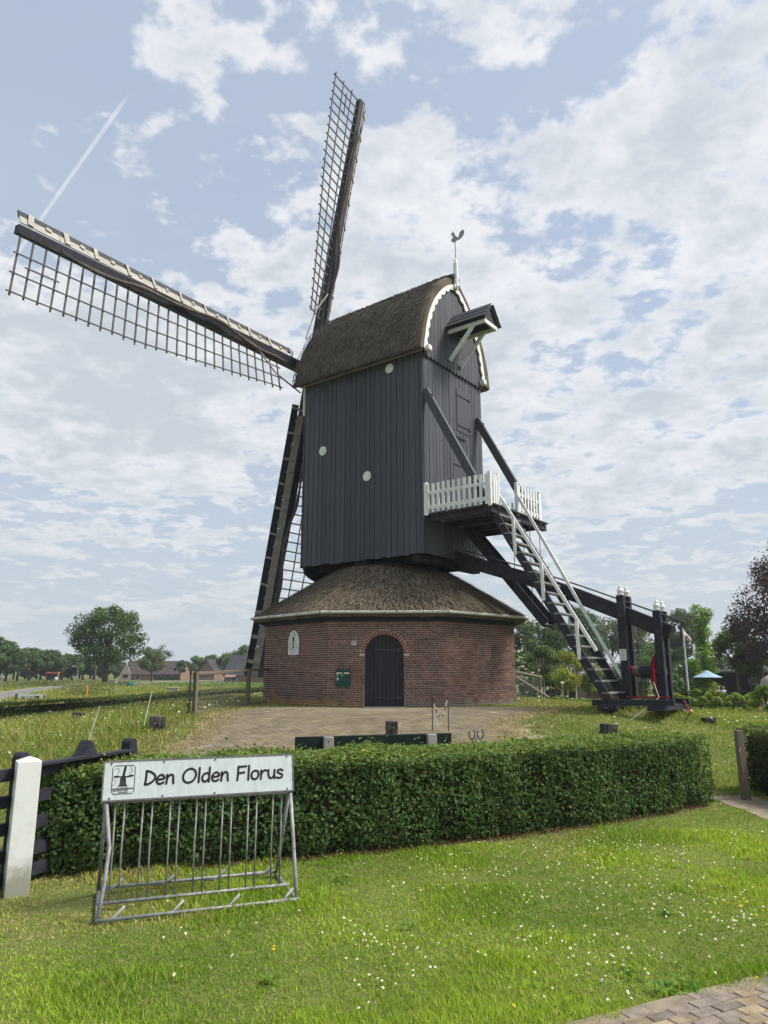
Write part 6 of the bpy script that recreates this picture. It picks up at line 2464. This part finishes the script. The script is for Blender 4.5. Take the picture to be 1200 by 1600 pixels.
def left_props():
    # OPEN board by the road
    p = at_depth(47, 1096, 38.0)
    zg = Hf(p.x, 38)
    b = empty('open_board', (p.x, 38.0, zg), R(4), 'white roadside board with dark red OPEN lettering strip above the left hedge', 'sign')
    w, h = .98, .42
    z0 = at_depth(47, 1091.5, 38).z - zg
    MB().box((0, 0, z0), (w * 1.28, .05, h)).build('board', M_WHITE, b)
    MB().box((-w * .5 - .2, .02, z0 - .02), (.13, .12, h + .12)).build('post', M_WOOD, b)
    MB().box((w * .5 + .19, .02, z0 - .1), (.09, .09, h + .1)).build('post', M_WOOD, b)
    MB().box((.0, -.03, z0 + .02), (w * .92, .012, h * .52)).build('red_panel', mat('maroon', (.13, .015, .02), .6), b)
    xx = -w * .42
    for ch in 'OPEN':
        m = MB()
        xx = write(m, ch, xx, z0 - .075, .26, lambda x, y, d: Vector((x, -d - .036, y)), .006, .16, 0, .05, 1.0)
        m.build('letter', M_WHITE, b)
    MB().extr([(.27, -.04, z0 - .05), (.38, -.04, z0 - .05), (.325, -.04, z0 + .05)], (0, -.004, 0)).build('arrow', M_WHITE, b)
    # bus shelter with red roof
    s = empty('shelter', gpos(83, 112), R(10), 'small roadside shelter with flat red roof at the bend', 'shelter')
    MB().box((0, 0, 1.45), (1.75, 1.2, .22)).build('roof', mat('shelter_red', (.42, .10, .08), .6), s)
    MB().box((0, .5, .7), (1.6, .08, 1.4)).build('back_wall', M_WOOD, s)
    for x in (-.78, .78):
        MB().box((x, 0, .7), (.08, 1.0, 1.4)).build('side_wall', M_WOOD, s)
    MB().box((0, .3, .45), (1.4, .35, .06)).build('seat', M_WOOD, s)
    g = gpos(88.5, 100)
    o = empty('bollard', g, 0, 'round white marker beside the roadside shelter', 'marker')
    MB().lathe([(.08, 0), (.08, .5)], n=8).build('stem', M_CONC, o)
    MB().lathe([(.02, .45), (.17, .55), (.2, .68), (.15, .82), (.02, .88)], n=12).build('head', M_WHITE, o)
    o = empty('utility_box', gpos(83, 104), 0, 'low blue-grey box in front of the roadside shelter', 'box')
    MB().box((0, 0, .28), (.65, .4, .55)).build('cabinet', mat('bluegrey', (.12, .16, .22), .6), o)
    MB().box((0, 0, .58), (.72, .46, .05)).build('lid', mat('bluegrey', (.12, .16, .22), .6), o)
    # warning triangle seen from the back
    g = gpos(3.5, 72)
    t = empty('warning_sign', g, 0, 'grey triangular road sign on a pole at the left edge', 'road sign')
    zt = at_depth(3.5, 1052.5, 72).z - g[2]
    MB().tube([(0, 0, 0), (0, 0, zt)], .03, 6).build('pole', M_GALV, t)
    MB().extr([(-.27, -.03, zt - .42), (.27, -.03, zt - .42), (0, -.03, zt + .06)], (0, .03, 0)).build('panel', mat('sign_back', (.42, .45, .48), .5), t)
    # blue street name sign
    g = gpos(50, 100)
    t = empty('street_sign', g, 0, 'small blue street name sign before the wood', 'sign')
    zt = at_depth(50, 1057.5, 100).z - g[2]
    MB().tube([(0, 0, 0), (0, 0, zt)], .035, 6).build('pole', M_GALV, t)
    MB().box((0, -.04, zt), (.46, .03, .16)).build('panel', mat('sign_blue', (.08, .14, .35), .5), t)
    # street lamps
    for px, Y, top, lab in ((121, 104, 1042, 'street lamp with arm left of the big oak'),):
        g = gpos(px, Y)
        zt = at_depth(px, top, Y).z - g[2]
        l = empty('street_lamp', g, 0, lab, 'street lamp')
        MB().tube([(0, 0, 0), (0, 0, zt)], [.06, .04], 6).build('pole', M_GALV, l)
        MB().tube([(0, 0, zt), (-.55, 0, zt + .1)], .03, 6).build('arm', M_GALV, l)
        MB().box((-.65, 0, zt + .1), (.4, .14, .1)).build('lamp_head', M_WHITE, l)
    g = gpos(149.5, 84)
    zt = at_depth(149.5, 1041, 84).z - g[2]
    l = empty('signpost', g, 0, 'thin wooden pole left of the oak trunk', 'pole')
    MB().tube([(0, 0, 0), (.02, 0, zt)], [.06, .045], 6).build('pole', M_WOOD, l)
    MB().box((.12, -.05, zt * .55), (.5, .03, .1)).build('arm', M_WOOD, l)
    # overturned green boat, concrete blocks, orange marker
    g = gpos(207, 76)
    b = empty('boat', (g[0], g[1], g[2]), R(-3), 'small dark green boat lying upside down in the field', 'boat')
    m = MB()
    ns, nr = 9, 7
    for i in range(ns):
        t = i / (ns - 1) * 2 - 1
        wd = .42 * (1 - abs(t) ** 2.6 * .85)
        hh = .46 * (1 - abs(t) ** 3 * .55)
        for j in range(nr):
            a = math.pi * j / (nr - 1)
            m.v.append((t * .58, -wd * math.cos(a), .12 + hh * math.sin(a) ** .8))
    for i in range(ns - 1):
        for j in range(nr - 1):
            q = i * nr + j
            m.f.append((q, q + 1, q + nr + 1, q + nr))
    m.f += [tuple(range(nr)), tuple(reversed(range((ns - 1) * nr, ns * nr)))]
    m.build('hull', mat('boat_green', (.02, .09, .08), .5), b, smooth=True)
    MB().beam((-.6, 0, .1), (.6, 0, .1), .8, .05).build('gunwale', mat('boat_green', (.02, .09, .08), .5), b)
    for px, Y, w, hh, lab in ((178, 84, .75, .7, 'grey concrete block beside the oak trunk'), (272, 54, .80, .50, 'pale concrete box standing in the field left of the fence')):
        g = gpos(px, Y)
        o = empty('concrete_block', g, R(5), lab, 'block')
        MB().box((0, 0, hh / 2 - .05), (w, .6, hh)).build('block', M_CONC, o, bevel=.02)
        MB().box((0, 0, hh - .02), (w + .08, .66, .06)).build('lid', M_CONC, o, bevel=.01)
    g = gpos(138, 44)
    o = empty('marker_post', g, 0, 'short orange marker post behind the left hedge', 'marker')
    MB().tube([(0, 0, 0), (0, 0, .75)], [.07, .06], 8).build('post', mat('orange_paint', (.62, .20, .04), .6), o)
    MB().lathe([(.065, .75), (.05, .8), (.01, .83)], n=8).build('cap', mat('orange_paint', (.62, .20, .04), .6), o)


left_props()


# ------------------------------------------------------------------ right background
def right_props():
    # low box hedges in rows
    def hl(p0, Y0, p1, Y1):
        a, b = gpos(p0, Y0), gpos(p1, Y1)
        return [(a[0], a[1]), (b[0], b[1])]
    BOX = (.085, .125, .022)
    hedge('box_hedge', 'low bright box hedge under the golden trees', hl(864, 40, 908, 40), .8, .62, .075, 420, (.08, .12, .03), lit_top=(.20, .25, .045))
    hedge('box_hedge', 'low bright box hedge seen beneath the stairs', hl(908, 38.5, 1008, 38), .8, .60, .075, 420, (.11, .165, .03), lit_top=(.20, .26, .045))
    hedge('box_hedge', 'low hedge strip behind the mesh fence right of the brick wall', hl(806, 46, 848, 46), .6, .6, .08, 300, (.040, .065, .022), lit_top=(.09, .11, .03))
    hedge('clipped_hedge', 'long straight clipped dark hedge before the terrace', hl(1036, 50, 1290, 49), .9, 1.02, .085, 300, (.036, .056, .022), lit_top=(.07, .09, .03))
    shr = [(1047, 36.5, .55, .40), (1058, 34, .85, .42), (1068, 35, .7, .5), (1090, 33, 1.0, .62), (1106, 33, 1.0, .66), (1122, 32.6, .9, .6), (1140, 32.5, .85, .55), (1158, 33, .8, .5), (1172, 32.5, .9, .5), (1192, 31, 1.2, .65), (1210, 31, 1.2, .7)]
    words = ['first', 'second', 'third', 'fourth', 'fifth', 'sixth', 'seventh', 'eighth', 'ninth', 'tenth', 'eleventh']
    for i, (px, Y, h, rx) in enumerate(shr):
        tree('box_shrub', 'low bright green box shrub, ' + words[i] + ' of the row right of the capstan', gpos(px, Y), h, rx, .05, (.125, .165, .026) if i % 3 else (.095, .135, .026), 300 + i, 1700, .085, 10, cat='shrub', group='box shrubs at the right', trunk_r=.03)
    # spiky grasses behind the shrubs
    g = np.random.default_rng(3)
    c0 = gpos(1150, 37)
    P = np.stack([c0[0] + g.normal(0, 1.0, 900), c0[1] + g.normal(0, .5, 900), c0[2] + g.uniform(.05, .75, 900)], 1)
    V, Fc = leaf_arrays(P, np.tile([[.2, -1, .1]], (900, 1)), .3, .12)
    tag(npmesh('tall_grass', V, Fc, M_LEAF, None, leaf_cols(900, (.10, .12, .06))), 'tuft of tall pale grasses behind the box shrubs', 'grasses', kind='stuff')
    # flagpole
    gp = gpos(1073, 56)
    tz = at_depth(1067.5, 981, 56).z - gp[2]
    f = empty('flagpole', gp, 0, 'white flagpole with small pale pennant before the garden trees', 'flagpole')
    MB().tube([(0, 0, 0), (0, 0, tz)], [.075, .05], 8).build('pole', M_WHITE, f)
    fl = MB()
    n = 8
    for i in range(n + 1):
        t = i / n
        x = .04 + t * .5
        y = .05 * math.sin(t * 6)
        fl.v += [(x, y, tz - .15 - t * .65), (x, y, tz - .95 - t * .15 + .05 * math.sin(t * 5))]
    for i in range(n):
        fl.f.append((2 * i, 2 * i + 1, 2 * i + 3, 2 * i + 2))
    flag = fl.build('flag', mat('flag_cloth', (.62, .54, .55), .8), f, smooth=True)
    sm = flag.modifiers.new('thickness', 'SOLIDIFY')
    sm.thickness = .006
    MB().box((.2, -.012, tz - .66), (.16, .05, .09)).build('flag_mark', mat('flag_red', (.45, .12, .14), .8), f)
    # parasol
    gp = gpos(1104.5, 60)
    pz = at_depth(1104.5, 1047, 60).z - gp[2]
    pe = at_depth(1104.5, 1058, 60).z - gp[2]
    p = empty('parasol', gp, 0, 'pale blue garden parasol on the terrace behind the long hedge', 'parasol')
    MB().tube([(0, 0, 0), (0, 0, pz)], .05, 8).build('pole', M_WOOD, p)
    m = MB()
    nr = 8
    Rr_ = 1.18
    for r, z in ((.03, pz), (.5, pz - (pz - pe) * .5), (Rr_, pe), (Rr_, pe - .04)):
        for k in range(nr):
            a = 2 * math.pi * k / nr
            m.v.append((r * math.cos(a), r * math.sin(a), z))
    for j in range(3):
        for k in range(nr):
            k2 = (k + 1) % nr
            m.f.append((j * nr + k, j * nr + k2, (j + 1) * nr + k2, (j + 1) * nr + k))
    m.f.append(tuple(range(nr)))
    m.build('canopy', mat('parasol_blue', (.30, .42, .52), .8, .06, 3), p)
    for k in range(nr):
        a = 2 * math.pi * k / nr
        MB().tube([(0.03, 0, pe - .1), (Rr_ * .97 * math.cos(a), Rr_ * .97 * math.sin(a), pe - .03)], .012, 5).build('rib', M_WOOD, p)
    # dark shed
    sx = gpos(1175, 70)
    s = empty('shed', sx, 0, 'black timber shed with open front under the trees', 'shed')
    MB().box((0, 2.0, 1.2), (11, .12, 2.4)).build('back_wall', M_DARK, s)
    for x in (-5.5, 5.5):
        MB().box((x, 0, 1.2), (.12, 4, 2.4)).build('side_wall', M_DARK, s)
    for x in (-3.5, -1.2, 1.2, 3.5):
        MB().box((x, -1.9, 1.1), (.14, .14, 2.2)).build('post', M_TARBEAM, s)
    MB().extr([(-5.8, -2.3, 2.3), (-5.8, 2.3, 2.3), (-5.8, 2.3, 2.55), (-5.8, 0, 3.5), (-5.8, -2.3, 2.42)], (11.6, 0, 0)).build('roof', M_ROOF2, s)
    MB().box((.9, 1.9, 1.5), (.8, .06, .7)).build('window', M_WHITE, s)
    MB().box((.9, 1.86, 1.5), (.66, .03, .56)).build('pane', mat('shed_pane', (.10, .12, .12), .3), s)
    # thatched cottage corner between the trees (pale gable edge) and tiled roof seen through the stairs
    gable_house('cottage', 'low house with grey tiled roof seen between the stair treads', gpos(948, 66), R(0), 5.2, 5, 1.5, 3.0, mat('grey_tiles', (.22, .21, .21), .85, .25, 3, .5, 9), M_HBRICK, [(-.8, .75, .6, .6), (.7, .75, .6, .6)])
    # granite boulders
    for px, Y, w, h, lab, py in ((1200, 39, .62, 1.72, 'tall speckled granite boulder at the right edge', 1054), (1187, 36, .42, .35, 'small grey boulder at the foot of the tall one', 1086)):
        g = gpos(px, Y)
        top = at_depth(px, py, Y).z - g[2]
        m = MB()
        n = 14
        for j in range(9):
            t = j / 8
            rr = w * (1 - t ** 3.2) ** .5 * (1.0 + .08 * math.sin(j * 2)) + .001
            for k in range(n):
                a = 2 * math.pi * k / n
                jj = 1 + .10 * (float(vnoise(k * 1.7, j * 1.3, px)) - .5)
                m.v.append((rr * math.cos(a) * jj, rr * math.sin(a) * .7 * jj, -.1 + (top + .1) * t))
        for j in range(8):
            for k in range(n):
                k2 = (k + 1) % n
                m.f.append((j * n + k, j * n + k2, (j + 1) * n + k2, (j + 1) * n + k))
        m.f.append(tuple(8 * n + k for k in range(n)))
        o = m.build('boulder', M_STONE, None, smooth=True)
        o.location = g
        tag(o, lab, 'boulder')
    # thin marker with round white head and a few short fence stakes
    g = gpos(877.5, 36)
    zt = at_depth(877.5, 1067, 36).z - g[2]
    o = empty('garden_marker', g, 0, 'thin white pole with round head right of the mesh fence', 'marker')
    MB().tube([(0, 0, 0), (0, 0, zt)], .02, 6).build('pole', M_CONC, o)
    MB().lathe([(.01, zt - .06), (.07, zt - .03), (.07, zt + .03), (.01, zt + .06)], n=10).build('head', M_WHITE, o)
    # two people sitting on the terrace
    def person(px, Y, lab, hair, seed):
        g = gpos(px, Y)
        b = bpy.data.meshes.new('person')
        J = [(0, 0, .50), (0, 0, .72), (0, 0, .92), (0, 0, 1.02), (0, -.01, 1.14),
             (-.17, 0, .92), (-.24, -.04, .70), (-.18, -.26, .64), (.17, 0, .92), (.24, -.04, .70), (.18, -.26, .64),
             (-.09, -.05, .48), (-.10, -.42, .50), (-.10, -.44, .08), (.09, -.05, .48), (.10, -.42, .50), (.10, -.44, .08), (0, -.01, 1.24)]
        E_ = [(0, 1), (1, 2), (2, 3), (3, 4), (4, 17), (2, 5), (5, 6), (6, 7), (2, 8), (8, 9), (9, 10), (0, 11), (11, 12), (12, 13), (0, 14), (14, 15), (15, 16)]
        b.from_pydata(J, E_, [])
        o = bpy.data.objects.new('person', b)
        COL.objects.link(o)
        o.location = g
        o.modifiers.new('skin', 'SKIN')
        rad = [.15, .15, .14, .055, .095, .065, .05, .035, .065, .05, .035, .09, .075, .05, .09, .075, .05, .06]
        for i, r_ in enumerate(rad):
            b.skin_vertices[0].data[i].radius = (r_, r_)
        b.skin_vertices[0].data[0].use_root = True
        o.modifiers.new('sub', 'SUBSURF').levels = 1
        o.modifiers['sub'].render_levels = 1
        b.materials.append(mat('white_shirt', (.62, .62, .64), .8, .05))
        tag(o, lab, 'person')
        hd = MB().lathe([(.01, 1.00), (.075, 1.04), (.095, 1.14), (.085, 1.24), (.02, 1.275)], (0, -.02, 0), 12).build('face', mat('skin_tone', (.38, .22, .16), .6), o, smooth=True)
        MB().lathe([(.10, 1.16), (.105, 1.22), (.08, 1.285), (.01, 1.31)], (0, .01, 0), 12).build('hair', mat('hair_' + hair, {'grey': (.22, .21, .2), 'brown': (.05, .035, .025)}[hair], .8), o, smooth=True)
    person(1120, 57, 'seated person in white shirt, left of the two under the trees', 'grey', 1)
    person(1127, 57, 'seated person in white shirt, right of the two under the trees', 'brown', 2)
    # garden table and chairs hint: table the two sit at
    g = gpos(1123, 56)
    t = empty('garden_table', g, 0, 'dark garden table in front of the two seated people', 'table')
    MB().box((0, 0, .68), (1.4, .7, .04)).build('top', M_WOOD, t)
    for x in (-.6, .6):
        for y in (-.28, .28):
            MB().box((x, y, .33), (.06, .06, .66)).build('leg', M_WOOD, t)
    gb = empty('garden_bench', gpos(1123.5, 57.2), 0, 'wooden garden bench the two people in white sit on', 'bench')
    MB().box((0, .05, .40), (1.3, .45, .05)).build('seat', M_WOOD, gb)
    for x in (-.55, .55):
        MB().box((x, .05, .19), (.08, .4, .38)).build('leg', M_WOOD, gb)


right_props()


# ------------------------------------------------------------------ thin summer haze
def haze():
    m = bpy.data.materials.new('haze')
    m.use_nodes = True
    N = NT(m.node_tree)
    v = N.n('ShaderNodeVolumePrincipled')
    v.inputs['Color'].default_value = (.86, .92, 1.0, 1)
    v.inputs['Density'].default_value = .00045
    v.inputs['Anisotropy'].default_value = .2
    out = N.n('ShaderNodeOutputMaterial')
    N.l(v.outputs[0], out.inputs['Volume'])
    o = MB().box((0, 900, 8.5), (5600, 3600, 22)).build('haze', m)
    tag(o, kind='stuff')


haze()
